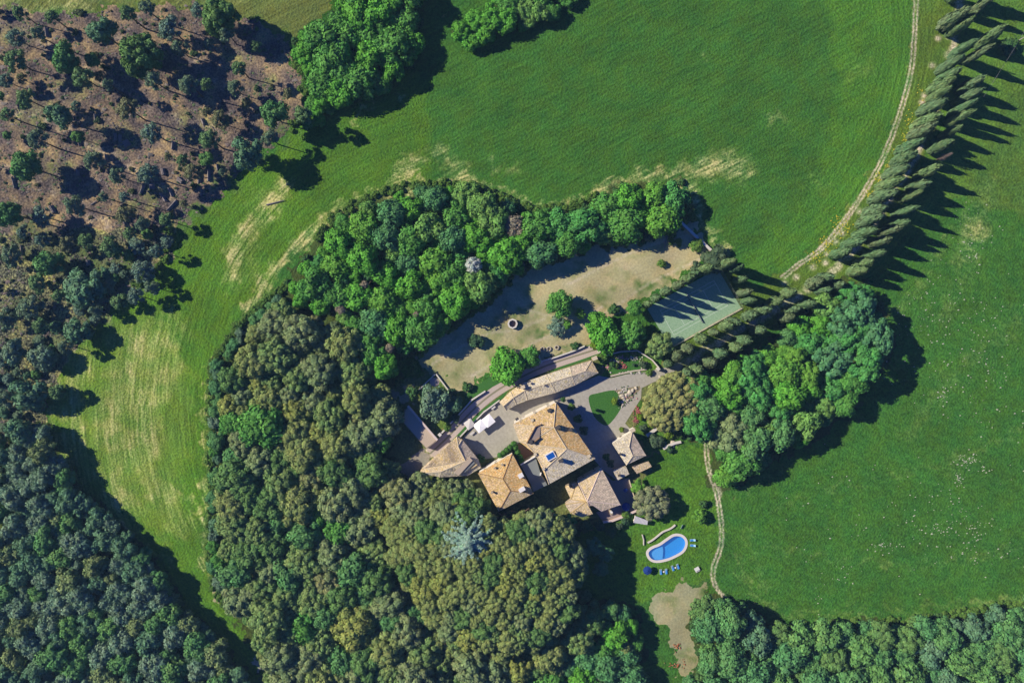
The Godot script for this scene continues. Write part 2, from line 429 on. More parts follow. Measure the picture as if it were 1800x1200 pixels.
	gr.convert(Image.FORMAT_L8)
	var sm := m.get_data()
	var em := e.get_data()
	var gm := gr.get_data()
	var wx := noise_bytes(GW, GH, 0.03, 4, 5)
	var wy := noise_bytes(GW, GH, 0.03, 4, 6)
	var fine := noise_bytes(GW, GH, 0.19, 3, 7, 0.8)
	var patch := noise_bytes(GW, GH, 0.009, 4, 8)
	var hue := noise_bytes(GW, GH, 0.022, 3, 18)
	var polar := noise_bytes(2048, 1024, 0.05, 4, 9, 0.65)      # combed grain: long across, short along
	var out := PackedByteArray()
	out.resize(GW * GH * 3)
	var high := PackedByteArray()
	high.resize(GW * GH)
	var ca := cos(deg_to_rad(-27.0))
	var sa := sin(deg_to_rad(-27.0))
	for y in GH:
		var py := y / GS - 66.67
		var i := y * GW
		for x in GW:
			var px := x / GS - 100.0
			var sx := clampi(x + (wx[i] - 128) / 7, 0, GW - 1)
			var sy := clampi(y + (wy[i] - 128) / 7, 0, GH - 1)
			var b := (sy * GW + sx) * 3
			var comb := 128
			var f0 := float(fine[i] - 128) + (wx[i] - 128) * 0.6
			if px + f0 * 1.1 < 700.0:
				var dx := px - 845.0
				var dy := py - 710.0
				var ra := sqrt(dx * dx + dy * dy)
				comb = polar[(int(atan2(dy, dx) * 90.0) & 1023) * 2048 + (int(ra * 2.6) & 2047)]
			elif px < 1640.0 and py < 520.0:
				var dx2 := px - 1140.0
				var dy2 := py - 50.0
				var ra2 := sqrt(dx2 * dx2 + dy2 * dy2)
				if ra2 > 400.0 + (wx[i] - 128) * 0.5 and dx2 > 60.0:
					comb = polar[(int(atan2(dy2, dx2) * 90.0) & 1023) * 2048 + (int(ra2 * 2.6) & 2047)]
				else:
					comb = polar[(int((px * ca + py * sa) * 0.28) & 1023) * 2048 + (int((py * ca - px * sa) * 2.6) & 2047)]
			else:
				comb = polar[(int((px * 0.94 + py * 0.34) * 0.9) & 1023) * 2048 + (int((py * 0.94 - px * 0.34) * 1.6) & 2047)]
			var f := fine[i] - 128
			var c := comb - 128
			var p := patch[i] - 128
			if base[b] > base[b + 1]:
				c /= 4
			var h := hue[i] - 128
			var r := float(base[b])
			var gg := float(base[b + 1])
			var bb := float(base[b + 2])
			var k := 1.0 + f * 0.0022 + c * 0.0012 + p * 0.0006
			if gg > r:
				bb -= 11.0
				r += 2.0
			else:
				f = f / 2
				k = 1.0 + f * 0.0022 + p * 0.0009
			var green := gm[sy * GW + sx] * 0.0054 * clampf(0.7 + f * 0.006 + h * 0.01, 0.0, 1.4)
			if green > 0.0:
				green = minf(green, 1.0)
				r += (82.0 - r) * green
				gg += (112.0 - gg) * green
				bb += (58.0 - bb) * green
			var ss := sm[sy * GW + sx] * 0.0039
			if ss > 0.01:
				ss = clampf(ss * (0.82 + c * 0.0075 + f * 0.004 + h * 0.005), 0.0, 1.0)
				r += (174.0 - r) * ss
				gg += (172.0 - gg) * ss
				bb += (114.0 - bb) * ss
			var ee := em[i] * 0.0039
			if ee > 0.01:
				ee = clampf(ee * (0.9 + f * 0.0035 + h * 0.003), 0.0, 1.0)
				r += (194.0 - r) * ee
				gg += (182.0 - gg) * ee
				bb += (160.0 - bb) * ee
			if px < 545.0 and py < 820.0 and r > gg * 0.98 and gg < 130.0:      # ash, bark litter and grass in the cleared ground
				var q := (h * 1.3 + f * 0.9) * 0.008
				k += f * 0.0060 + h * 0.0026
				gg += q * 10.0
				r += q * 9.0
				bb -= q * 5.0
			r = r * k + h * 0.05
			gg = gg * k
			bb = bb * k - h * 0.03
			var o := i * 3
			out[o] = clampi(int(r), 0, 255)
			out[o + 1] = clampi(int(gg), 0, 255)
			out[o + 2] = clampi(int(bb), 0, 255)
			high[i] = clampi(128 + (f if gg > r else f / 2) + c / 2, 0, 255)
			i += 1
	ground_mat = plain(Color(0.95, 0.95, 0.95).linear_to_srgb(), 0.95, 0.1)
	ground_mat.albedo_texture = ImageTexture.create_from_image(Image.create_from_data(GW, GH, false, Image.FORMAT_RGB8, out))
	ground_mat.texture_repeat = false
	ground_mat.heightmap_enabled = true
	ground_mat.heightmap_scale = 30.0
	ground_mat.heightmap_texture = ImageTexture.create_from_image(Image.create_from_data(GW, GH, false, Image.FORMAT_L8, high))

func ground_uv(p: Vector3) -> Vector2:
	return Vector2((p.x / S + 1000.0) * GS / GW, (p.z / S + 666.67) * GS / GH)

func sheet(called: String, poly: PackedVector2Array, y: float, mat: Material, kind := true) -> MeshInstance3D:
	var s := Shape.new()
	var ix := Geometry2D.triangulate_polygon(poly)
	for k in range(0, ix.size(), 3):
		var q := []
		for j in 3:
			q.append(Vector3(poly[ix[k + j]].x, y, poly[ix[k + j]].y))
		s.tri(q[0], q[1], q[2], Vector3.UP, ground_uv(q[0]), ground_uv(q[1]), ground_uv(q[2]))
	return structure(called, s.mesh(), mat) if kind else put(called, s.mesh(), mat, self)

func ribbon(called: String, pts: Array, width: float, y: float, mat: Material) -> MeshInstance3D:
	var s := Shape.new()
	var l := smooth_line(pts, 8.0)
	var left := []
	var right := []
	for i in l.size():
		var a := g(l[maxi(i - 1, 0)][0], l[maxi(i - 1, 0)][1])
		var b := g(l[mini(i + 1, l.size() - 1)][0], l[mini(i + 1, l.size() - 1)][1])
		var d := (b - a).normalized()
		var side := Vector3(-d.z, 0, d.x) * width * 0.5
		var at := g(l[i][0], l[i][1]) + Vector3.UP * y
		left.append(at - side)
		right.append(at + side)
	for i in l.size() - 1:
		s.tri(left[i], right[i], right[i + 1], Vector3.UP, ground_uv(left[i]), ground_uv(right[i]), ground_uv(right[i + 1]))
		s.tri(left[i], right[i + 1], left[i + 1], Vector3.UP, ground_uv(left[i]), ground_uv(right[i + 1]), ground_uv(left[i + 1]))
	return structure(called, s.mesh(), mat)

# ---------------------------------------------------------------- foliage
var leaf_mat: StandardMaterial3D
var bark_mat: StandardMaterial3D
var crowns := {}             # kind -> array of [mesh, colour word]
var trunks := {}

func lin(r: float, gr: float, b: float) -> Color:
	return Color(r, gr, b)

# leaf-sized faces spread over and inside a set of lobes, each lobe [centre, radius, squash]
func foliage(lobes: Array, count: int, size: float, col: Color, fuzz: float, sd: int, core := 0.8, up := 0.0, hue := 0.09) -> ArrayMesh:
	var rg := RandomNumberGenerator.new()
	rg.seed = sd
	var v := PackedVector3Array()
	var n := PackedVector3Array()
	var c := PackedColorArray()
	var ix := PackedInt32Array()
	var sum := 0.0
	var shade := []
	for l in lobes:
		sum += l[1] * l[1]
		shade.append([rg.randf_range(1.0 - hue, 1.0 + hue), rg.randf_range(1.0 - hue, 1.0 + hue)])
	for li in lobes.size():
		var l: Array = lobes[li]
		var o: Vector3 = l[0]
		var rad: float = l[1]
		var sq := Vector3(1, l[2], 1)
		var base := Color(col.r * shade[li][0] * shade[li][1], col.g * shade[li][0], col.b * shade[li][0])
		if core > 0.0:
			var s := Shape.new()
			s.color = base
			s.ball(o, sq * rad * core, 4, 7, 0.12, li + sd)
			var at := v.size()
			v.append_array(s.v)
			n.append_array(s.n)
			c.append_array(s.c)
			for k in s.v.size():
				ix.append(at + k)
		var m := int(count * rad * rad / sum)
		for k in m:
			var d := Vector3(rg.randfn(), rg.randfn() + 0.35, rg.randfn()).normalized()
			var p := o + d * sq * rad * (1.0 + rg.randf_range(-fuzz, fuzz * 0.6))
			var hidden := false
			for q in lobes:
				if q != l:
					var w: Vector3 = (p - q[0]) / q[1]
					w.y /= q[2]
					if w.length_squared() < 0.6:
						hidden = true
						break
			if hidden:
				continue
			var nn := (d + Vector3(rg.randfn(), rg.randfn(), rg.randfn()) * 0.42 + Vector3.UP * up).normalized()
			var t := nn.cross(Vector3(rg.randfn(), rg.randfn(), rg.randfn())).normalized()
			var u := nn.cross(t)
			var h := size * rg.randf_range(0.5, 1.3)
			var h2 := h * rg.randf_range(0.55, 1.0)
			var at2 := v.size()
			v.append_array([p - t * h, p + u * h2, p + t * h, p - u * h2])
			var soft := (nn * 0.6 + d * 0.5).normalized()
			n.append_array([soft, soft, soft, soft])
			var br := rg.randf_range(0.72, 1.3)
			var e := Color(base.r * br * rg.randf_range(0.9, 1.12), base.g * br, base.b * br * rg.randf_range(0.85, 1.1))
			c.append_array([e, e, e, e])
			ix.append_array([at2, at2 + 1, at2 + 2, at2, at2 + 2, at2 + 3])
	var a := []
	a.resize(Mesh.ARRAY_MAX)
	a[Mesh.ARRAY_VERTEX] = v
	a[Mesh.ARRAY_NORMAL] = n
	a[Mesh.ARRAY_COLOR] = c
	a[Mesh.ARRAY_INDEX] = ix
	var am := ArrayMesh.new()
	am.add_surface_from_arrays(Mesh.PRIMITIVE_TRIANGLES, a)
	return am

func dome_lobes(count: int, rg: RandomNumberGenerator, ring: float, r0: float, r1: float, low := -0.3, squash := 0.8, wild := 0.08) -> Array:
	var out := [[Vector3(0, -0.05, 0), ring * 0.82, squash]]
	for i in count:
		var y := lerpf(1.0, low, (i + 0.5) / count)
		var ph := i * 2.39996 + rg.randf_range(-0.4, 0.4)
		var q := sqrt(1.0 - y * y)
		var d := Vector3(q * cos(ph), y * squash, q * sin(ph))
		out.append([d * ring * (1.0 + rg.randf_range(-wild, wild)), rg.randf_range(r0, r1), 0.85])
	return out

func grand_lobes(rg: RandomNumberGenerator) -> Array:
	var l := dome_lobes(170, rg, 0.86, 0.07, 0.135, -0.3, 0.72, 0.035)
	l[0][1] = 0.82
	l[0][2] = 0.72
	return l

func make_crowns() -> void:
	leaf_mat = vertexed(0.75)
	leaf_mat.backlight_enabled = true
	leaf_mat.backlight = Color(0.5, 0.5, 0.5)
	bark_mat = grain("bark", lit(92, 76, 62), lit(128, 110, 92), 2.0, 0.05, 1.0)
	var rg := RandomNumberGenerator.new()
	rg.seed = 77
	var sets := {
		"holm": [["olive-green", lin(.215, .275, .085)], ["grey green", lin(.190, .255, .105)], ["yellow-green", lin(.235, .29, .072)], ["deep green", lin(.110, .22, .062)], ["brownish-green", lin(.215, .245, .098)], ["dull green", lin(.165, .26, .080)]],
		"leafy": [["bright green", lin(.10, .31, .036)], ["mid green", lin(.092, .265, .048)], ["cool green", lin(.085, .225, .078)], ["light green", lin(.14, .29, .065)], ["fresh green", lin(.12, .30, .040)]],
		"dusky": [["dark teal", lin(.105, .215, .110)], ["dark green", lin(.098, .24, .075)], ["grey teal", lin(.138, .23, .140)], ["sombre green", lin(.120, .26, .072)], ["olive-tinged", lin(.165, .235, .090)]],
		"pine": [["grey green", lin(.150, .235, .135)], ["mid green", lin(.135, .245, .095)], ["bluish green", lin(.145, .235, .165)], ["brownish green", lin(.17, .19, .095)]],
		"feathery": [["vivid green", lin(.075, .26, .060)], ["yellow green", lin(.12, .29, .040)], ["cool green", lin(.085, .23, .090)]],
	}
	for kind in sets:
		var k := 0
		for e in sets[kind]:
			for twin in 2:
				var sd: int = kind.hash() % 1000 + k * 13
				k += 1
				var m: ArrayMesh
				match kind:
					"holm":
						m = foliage(dome_lobes(44, rg, 0.72, 0.12, 0.29, -0.3, 0.8, 0.16), 5200, 0.055, e[1], 0.16, sd, 0.82)
					"leafy":
						m = foliage(dome_lobes(20, rg, 0.62, 0.22, 0.42, -0.35, 0.8, 0.22), 3600, 0.072, e[1], 0.26, sd, 0.74)
					"dusky":
						m = foliage(dome_lobes(17, rg, 0.60, 0.20, 0.42, -0.35, 0.9, 0.28), 3200, 0.078, e[1], 0.30, sd, 0.70)
					"pine":
						var lobes := []
						for i in 30:
							var ph := i * 2.4 + rr(-0.5, 0.5)
							var q := sqrt((i + 0.6) / 30.0) * 0.84
							lobes.append([Vector3(q * cos(ph), 0.75 - q * 1.1 + rr(-0.2, 0.2), q * sin(ph)), rr(0.15, 0.30), 0.62])
						m = foliage(lobes, 3400, 0.07, e[1], 0.45, sd, 0.5)
					"feathery":
						var lobes2 := []
						for i in 26:
							var ph2 := i * 2.4 + rr(-0.5, 0.5)
							var q2 := sqrt((i + 0.6) / 26.0) * 0.84
							lobes2.append([Vector3(q2 * cos(ph2), 0.6 - q2 * q2 * 0.75 + rr(-0.15, 0.15), q2 * sin(ph2)), rr(0.16, 0.30), 0.55])
						m = foliage(lobes2, 3400, 0.068, e[1], 0.38, sd, 0.62, 0.3)
				if not crowns.has(kind):
					crowns[kind] = []
				crowns[kind].append([m, e[0]])
	# columnar cypress: a spindle of small upright sprays round a solid heart, one metre tall and two wide before it is set out
	crowns["cypress"] = []
	for k in 5:
		var col: Color = [lin(.145, .235, .115), lin(.125, .215, .10), lin(.16, .25, .105), lin(.12, .22, .105), lin(.155, .22, .11)][k]
		var lobes3 := []
		for i in 26:
			var y := (i + 0.5) / 26.0
			var w := pow(sin(PI * pow(lerpf(0.05, 1.0, y), 0.7)), 0.5)
			for j in (3 if w > 0.45 else 1):
				var a := rr(0, TAU)
				lobes3.append([Vector3(cos(a), 0, sin(a)) * w * rr(0.28, 0.46) + Vector3.UP * y, maxf(0.12, w * rr(0.5, 0.62)), 0.14])
		crowns["cypress"].append([foliage(lobes3, 5200, 0.11, col, 0.22, 300 + k, 0.88), ["grey green", "dark green", "olive green", "deep green", "brownish green"][k]])
	crowns["shrub"] = []
	for k in 5:
		crowns["shrub"].append([foliage(dome_lobes(9, rg, 0.55, 0.3, 0.45, -0.2, 0.85, 0.2), 900, 0.13, [lin(.06, .14, .04), lin(.05, .11, .05), lin(.10, .19, .035), lin(.075, .12, .06), lin(.13, .22, .02)][k], 0.25, 500 + k, 0.75), ["dark green", "blue green", "light green", "grey green", "vivid green"][k]])
	# blue cedar: tiers of flat radiating boughs
	var boughs := []
	for tier in 4:
		var arms: int = [17, 14, 10, 5][tier]
		for j in arms:
			var a2: float = TAU * j / arms + tier * 0.4 + rr(-0.14, 0.14)
			var reach: float = [1.0, 0.8, 0.55, 0.25][tier] * rr(0.82, 1.05)
			for q3 in 8:
				var f := (q3 + 1.0) / 8.0
				var ang := a2 + rr(-0.13, 0.13)
				boughs.append([Vector3(cos(ang), 0, sin(ang)) * reach * f + Vector3.UP * ([0.0, 0.3, 0.58, 0.8][tier] - f * 0.16), lerpf(0.10, 0.055, f), 0.6])
	crowns["cedar"] = [[foliage(boughs, 13000, 0.034, lin(.24, .37, .27), 0.55, 901, 0.6, 0.5), "pale blue green"]]
	crowns["grand"] = [[foliage(grand_lobes(rg), 13000, 0.034, lin(.235, .255, .085), 0.14, 910, 0.86, 0.2, 0.07), "olive-green"], [foliage(dome_lobes(80, rg, 0.80, 0.09, 0.2, -0.3, 0.8, 0.10), 8000, 0.042, lin(.20, .23, .115), 0.16, 911, 0.84, 0.2, 0.07), "pale olive-green"]]
	crowns["silver"] = [[foliage(dome_lobes(24, rg, 0.66, 0.2, 0.34, -0.3, 0.8, 0.15), 3200, 0.065, lin(.44, .50, .44), 0.3, 902, 0.7), "silvery white"]]
	crowns["bronze"] = [[foliage(dome_lobes(20, rg, 0.6, 0.2, 0.4, -0.3, 0.8, 0.2), 2600, 0.07, lin(.27, .23, .16), 0.3, 903, 0.7), "pinkish brown"]]
	for kind in ["broad", "tall", "slim"]:
		trunks[kind] = []
		for k in 3:
			var s := Shape.new()
			var bend := Vector3(rr(-0.04, 0.04), 0, rr(-0.04, 0.04))
			match kind:
				"broad":
					s.tube(Vector3(0, -0.02, 0), Vector3(0, 0.45, 0) + bend, 0.055, 0.036)
					for i in 5:
						var a := TAU * i / 5.0 + rr(-0.3, 0.3)
						var tip := Vector3(cos(a) * rr(0.2, 0.34), rr(0.7, 0.88), sin(a) * rr(0.2, 0.34))
						s.tube(Vector3(0, rr(0.32, 0.44), 0) + bend, tip, 0.026, 0.008, 5)
				"tall":
					s.tube(Vector3(0, -0.01, 0), Vector3(0, 0.6, 0) + bend, 0.022, 0.015)
					s.tube(Vector3(0, 0.6, 0) + bend, Vector3(0, 0.96, 0) + bend * 1.4, 0.015, 0.004)
					for i in 8:
						var a := i * 2.4
						var y := 0.6 + i * 0.04
						s.tube(Vector3(0, y, 0) + bend, Vector3(cos(a) * 0.17, y + rr(0.05, 0.12), sin(a) * 0.17), 0.007, 0.002, 4)
				"slim":
					s.tube(Vector3(0, -0.01, 0), Vector3(0, 0.85, 0), 0.013, 0.004)
			trunks[kind].append(s.mesh())

# a tree whose crown is seen centred at (px, py); radius in photo pixels, height in metres
func tree(called: String, kind: String, variant: int, px: float, py: float, r_px: float, h: float, label: String, category: String, group := "", trunk := "broad", tall_crown := 0.85) -> Node3D:
	var set_: Array = crowns[kind]
	var e: Array = set_[posmod(variant, set_.size())]
	for k in 4:
		if not labels.has(label.replace("COLOR", e[1])):
			break
		e = set_[posmod(variant + 2 * (k + 1), set_.size())]
	var rad := r_px * S * (EYE - h * 0.75) / EYE
	var rv := minf(rad * tall_crown, h * 0.56)
	if kind == "pine":
		rv = minf(rad * 1.0, h * 0.5)
	var mid := h - rv * 0.95
	var at := g(px, py, mid + rv * 0.3)
	at.y = 0.0
	if group == "":
		take(px, py, r_px * 0.95)
	var o := thing(called, label.replace("COLOR", e[1]), category, at, rr(0, TAU), group)
	put("trunk", trunks[trunk][rng.randi() % 3], bark_mat, o, Transform3D(Basis.from_scale(Vector3(h * 0.9, h * 0.93, h * 0.9)), Vector3.ZERO))
	put("crown", e[0], leaf_mat, o, Transform3D(Basis.from_scale(Vector3(rad * rr(0.88, 1.16), rv, rad * rr(0.88, 1.16))), Vector3(0, mid, 0)))
	return o

func cypress(called: String, px: float, py: float, h: float, w: float, label: String, group: String) -> Node3D:
	var at := g(px, py, h * 0.48)
	at.y = 0.0
	var e: Array = crowns["cypress"][rng.randi() % 5]
	var o := thing(called, label.replace("COLOR", e[1]), "cypress", at, rr(0, TAU), group)
	o.rotation.x = rr(-0.03, 0.03)
	o.rotation.z = rr(-0.03, 0.03)
	put("trunk", trunks["slim"][rng.randi() % 3], bark_mat, o, Transform3D(Basis.from_scale(Vector3(h, h, h)), Vector3.ZERO))
	put("crown", e[0], leaf_mat, o, Transform3D(Basis.from_scale(Vector3(w, h * 0.96, w)), Vector3(0, h * 0.035, 0)))
	return o

var taken := {}              # a grid of the crowns already set out
func free_at(px: float, py: float, r: float, pack: float) -> bool:
	var cx := int(px / 60.0)
	var cy := int(py / 60.0)
	for i in range(cx - 2, cx + 3):
		for j in range(cy - 2, cy + 3):
			for q in taken.get(Vector2i(i, j), []):
				var d: float = (r + q.z) * pack
				if Vector2(px - q.x, py - q.y).length_squared() < d * d:
					return false
	return true

func take(px: float, py: float, r: float) -> void:
	var k := Vector2i(int(px / 60.0), int(py / 60.0))
	if not taken.has(k):
		taken[k] = []
	taken[k].append(Vector3(px, py, r))

func wood(poly_: Array, called: String, category: String, where: String, group: String, picks: Array, r0: float, r1: float, h0: float, h1: float, tries: int, pack := 0.66, trunk := "broad", top = null) -> int:
	var p := PackedVector2Array()
	var lo := Vector2(1e9, 1e9)
	var hi := -lo
	for q in poly_:
		p.append(Vector2(q[0], q[1]))
		lo = lo.min(Vector2(q[0], q[1]))
		hi = hi.max(Vector2(q[0], q[1]))
	lo = lo.max(Vector2(-36, -36))
	hi = hi.min(Vector2(1836, 1236))
	var made := 0
	for i in tries:
		var r := lerpf(r1, r0, pow(float(i) / tries, 0.6)) * rr(0.92, 1.08)
		var c := Vector2(rr(lo.x, hi.x), rr(lo.y, hi.y))
		if not Geometry2D.is_point_in_polygon(c, p) or not free_at(c.x, c.y, r, pack):
			continue
		var edge := 1e9
		for k in p.size():
			var near := Geometry2D.get_closest_point_to_segment(c, p[k], p[(k + 1) % p.size()])
			edge = minf(edge, near.distance_to(c))
		if edge < r * 0.72 and c.x > 0 and c.x < 1800 and c.y > 0 and c.y < 1200:
			continue
		take(c.x, c.y, r)
		var pick: Array = picks[rng.randi() % picks.size()]
		var h := lerpf(h0, h1, clampf((r - r0) / maxf(r1 - r0, 1.0), 0, 1)) * rr(0.88, 1.12)
		if top != null:
			h = top.call(c, h)
		h *= clampf(0.62 + edge / 60.0, 0.62, 1.0) if edge < 30.0 else 1.0
		var size := "big" if r > lerpf(r0, r1, 0.7) else ("small" if r < lerpf(r0, r1, 0.3) else "middling")
		tree(called, pick[0], pick[1] * 2 + rng.randi() % 2, c.x, c.y, r, h, "%s COLOR tree %s, %s" % [size, where, photo_place(c.x, c.y)], category, group, trunk)
		made += 1
	return made

# ---------------------------------------------------------------- buildings
func tile_mat(key: String, palette: Array, patch: Color, share: float) -> StandardMaterial3D:   # clay tiles, each its own tone, with lichen; 8 m a side
	if mats.has(key):
		return mats[key]
	var n := 256
	var im := Image.create(n, n, false, Image.FORMAT_RGB8)
	var hm := Image.create(n, n, false, Image.FORMAT_L8)
	var no := FastNoiseLite.new()
	no.seed = key.hash() % 999
	no.frequency = 0.02
	no.fractal_octaves = 4
	var li: Image = no.get_seamless_image(n, n)
	var rg := RandomNumberGenerator.new()
	rg.seed = key.hash()
	var tw := 8
	var th := 16
	for ty in n / th:
		for tx in n / tw:
			var c: Color = palette[rg.randi() % palette.size()]
			var l := li.get_pixel(tx * tw + 3, ty * th + 7).r
			c = c.lerp(patch, clampf((l - (1.0 - share)) * 5.0 + rg.randf_range(-0.35, 0.35), 0, 1) * 0.85)
			var k := rg.randf_range(0.86, 1.10)
			for yy in th:
				for xx in tw:
					var w := 0.94 if yy == th - 1 or xx == tw - 1 else 1.0
					im.set_pixel(tx * tw + xx, ty * th + yy, Color(c.r * k * w, c.g * k * w, c.b * k * w))
					hm.set_pixel(tx * tw + xx, ty * th + yy, Color.from_hsv(0, 0, clampf(sin(PI * (xx + 0.5) / tw) * 0.7 + yy * 0.3 / th, 0, 1)))
	var m := plain(Color.WHITE, 0.9, 0.2)
	m.albedo_texture = ImageTexture.create_from_image(im)
	m.heightmap_enabled = true
	m.heightmap_scale = 5.0
	m.heightmap_texture = ImageTexture.create_from_image(hm)
	mats[key] = m
	return m

func box_mesh(s: Vector3) -> Mesh:
	var k := "box%s" % s
	if not mats.has(k):
		var q := Shape.new()
		q.box(Transform3D(), s)
		mats[k] = q.mesh()
	return mats[k]

# outline: eave corners in photo pixels at height he. faces: [[[px, py, h], ...], tile material]
func building(called: String, label: String, category: String, outline: Array, he: float, faces: Array, wall_mat: Material, floors: int, ridge_mat: Material, overhang := 0.3, ribs := true) -> Node3D:
	var o := thing(called, label, category)
	var eave := poly_px(outline, he)
	var mid := Vector2.ZERO
	for p in eave:
		mid += p / eave.size()
	o.position = Vector3(mid.x, 0, mid.y)
	var off := Vector3(-mid.x, 0, -mid.y)
	var inner: PackedVector2Array = Geometry2D.offset_polygon(eave, -overhang, Geometry2D.JOIN_MITER)[0]
	var loc := PackedVector2Array()
	for p in inner:
		loc.append(p - mid)
	var s := Shape.new()
	s.prism(loc, -0.02, he - 0.28)
	put("wall", s.mesh(), wall_mat, o)
	# windows and doors on every side that is long enough
	var frame_mat := plain(lit(206, 198, 182), 0.7)
	var pane_mat := plain(Color(0.05, 0.07, 0.09), 0.15, 0.6)
	var cw := Geometry2D.is_polygon_clockwise(loc)
	for i in loc.size():
		if floors == 0:
			break
		var a := loc[i]
		var b := loc[(i + 1) % loc.size()]
		var d := b - a
		var count := int(d.length() / 4.6)
		if count < 1:
			continue
		var e := d.orthogonal().normalized() * (-1.0 if cw else 1.0)
		if Geometry2D.is_point_in_polygon((a + b) * 0.5 + e * 0.3, loc):
			e = -e
		for f in floors:
			for k in count:
				var p := a + d * ((k + 0.5) / count) + e * 0.03
				var door := f == 0 and k == count / 2
				var hgt := 2.2 if door else 1.5
				var at := Transform3D(Basis(Vector3.UP, atan2(e.x, e.y)), Vector3(p.x, hgt * 0.5 + 0.02 if door else 1.75 + f * 3.2, p.y))
				var w := put("door" if door else "window", box_mesh(Vector3(1.1, hgt, 0.14)), frame_mat, o, at)
				put("panel" if door else "pane", box_mesh(Vector3(0.86, hgt - 0.26, 0.06)), bark_mat if door else pane_mat, w, Transform3D(Basis(), Vector3(0, 0, 0.05)))
	# roof: slab with a soffit, then one slope per face
	var roof := Shape.new()
	var edges := {}
	for f in faces:
		for i in f[0].size():
			var a: Array = f[0][i]
			var b: Array = f[0][(i + 1) % f[0].size()]
			var ka := "%.1f %.1f" % [a[0], a[1]]
			var kb := "%.1f %.1f" % [b[0], b[1]]
			var key := ka + "|" + kb if ka < kb else kb + "|" + ka
			if not edges.has(key):
				edges[key] = []
			edges[key].append([g(a[0], a[1], a[2]) + off, g(b[0], b[1], b[2]) + off])
	for f in faces:
		var q := []
		for c in f[0]:
			q.append(g(c[0], c[1], c[2]) + off - Vector3.UP * 0.22)
		for i in range(1, q.size() - 1):
			roof.tri(q[0], q[i], q[i + 1], Vector3.DOWN)
	for k in edges:
		if edges[k].size() == 1:
			var a: Vector3 = edges[k][0][0]
			var b: Vector3 = edges[k][0][1]
			var e := (b - a).cross(Vector3.UP)
			if e.dot((a + b) * 0.5) < 0:
				e = -e
			roof.quad(a - Vector3.UP * 0.22, b - Vector3.UP * 0.22, b, a, e)
	var ro := put("roof", roof.mesh(), ridge_mat, o)
	for f in faces:
		var q := []
		for c in f[0]:
			q.append(g(c[0], c[1], c[2]) + off)
		var nn := Vector3.ZERO
		for i in range(1, q.size() - 1):
			var m: Vector3 = (q[i + 1] - q[0]).cross(q[i] - q[0])
			nn += m if m.y > 0 else -m
		nn = nn.normalized()
		var u := Vector3.UP.cross(nn)
		u = Vector3.RIGHT if u.length() < 0.02 else u.normalized()
		var w := nn.cross(u).normalized()
		var sl := Shape.new()
		var uv := PackedVector2Array()
		for p in q:
			uv.append(Vector2(p.dot(u), p.dot(w)))
		var shift := Vector2(rr(0, 1), rr(0, 1))
		for i in range(1, q.size() - 1):
			sl.tri(q[0], q[i], q[i + 1], Vector3.UP, uv[0] / 8 + shift, uv[i] / 8 + shift, uv[i + 1] / 8 + shift)
		if ribs:                                            # the raised courses of cover tiles, running down the slope
			var lo := 1e9
			var hi := -1e9
			for p in uv:
				lo = minf(lo, p.x)
				hi = maxf(hi, p.x)
			var x := lo + 0.3
			while x < hi - 0.1:
				var ys := []
				for i in uv.size():
					var a := uv[i]
					var b := uv[(i + 1) % uv.size()]
					if (a.x <= x) != (b.x <= x):
						ys.append(a.y + (x - a.x) / (b.x - a.x) * (b.y - a.y))
				ys.sort()
				if ys.size() >= 2 and uv.size() < 5:
					var org: Vector3 = q[0] - u * uv[0].x - w * uv[0].y
					var p0: Vector3 = org + u * x + w * (ys[0] + 0.04)
					var p1: Vector3 = org + u * x + w * (ys[-1] - 0.04)
					var t0 := Vector2(x, ys[0]) / 8 + shift
					var t1 := Vector2(x, ys[-1]) / 8 + shift
					for sd in [-1.0, 1.0]:
						sl.tri(p0 + u * sd * 0.13, p0 + nn * 0.09, p1 + nn * 0.09, u * sd + nn, t0, t0, t1)
						sl.tri(p0 + u * sd * 0.13, p1 + nn * 0.09, p1 + u * sd * 0.13, u * sd + nn, t0, t1, t1)
				x += 0.52
		put("roof_slope", sl.mesh(), f[1], ro)
	for k in edges:
		if edges[k].size() == 2:
			var a: Vector3 = edges[k][0][0]
			var b: Vector3 = edges[k][0][1]
			if a.distance_to(b) > 1.5:
				var t := Shape.new()
				t.tube(a + Vector3.UP * 0.03, b + Vector3.UP * 0.03, 0.17, 0.17, 6)
				put("ridge_tiles", t.mesh(), ridge_mat, ro)
	return o

func chimney(o: Node3D, px: float, py: float, y: float, h: float, w: float, d: float, turn: float, m: Material, top: Material, called := "chimney") -> void:
	var p := g(px, py, y + h * 0.5) - o.position
	var f := Transform3D(Basis(Vector3.UP, turn), Vector3(p.x, y + h * 0.5 - 0.4, p.z))
	var c := put(called, box_mesh(Vector3(w, h + 0.8, d)), m, o, f)
	put("chimney_cap", box_mesh(Vector3(w + 0.24, 0.14, d + 0.24)), top, c, Transform3D(Basis(), Vector3(0, h * 0.5 + 0.4 + 0.07, 0)))

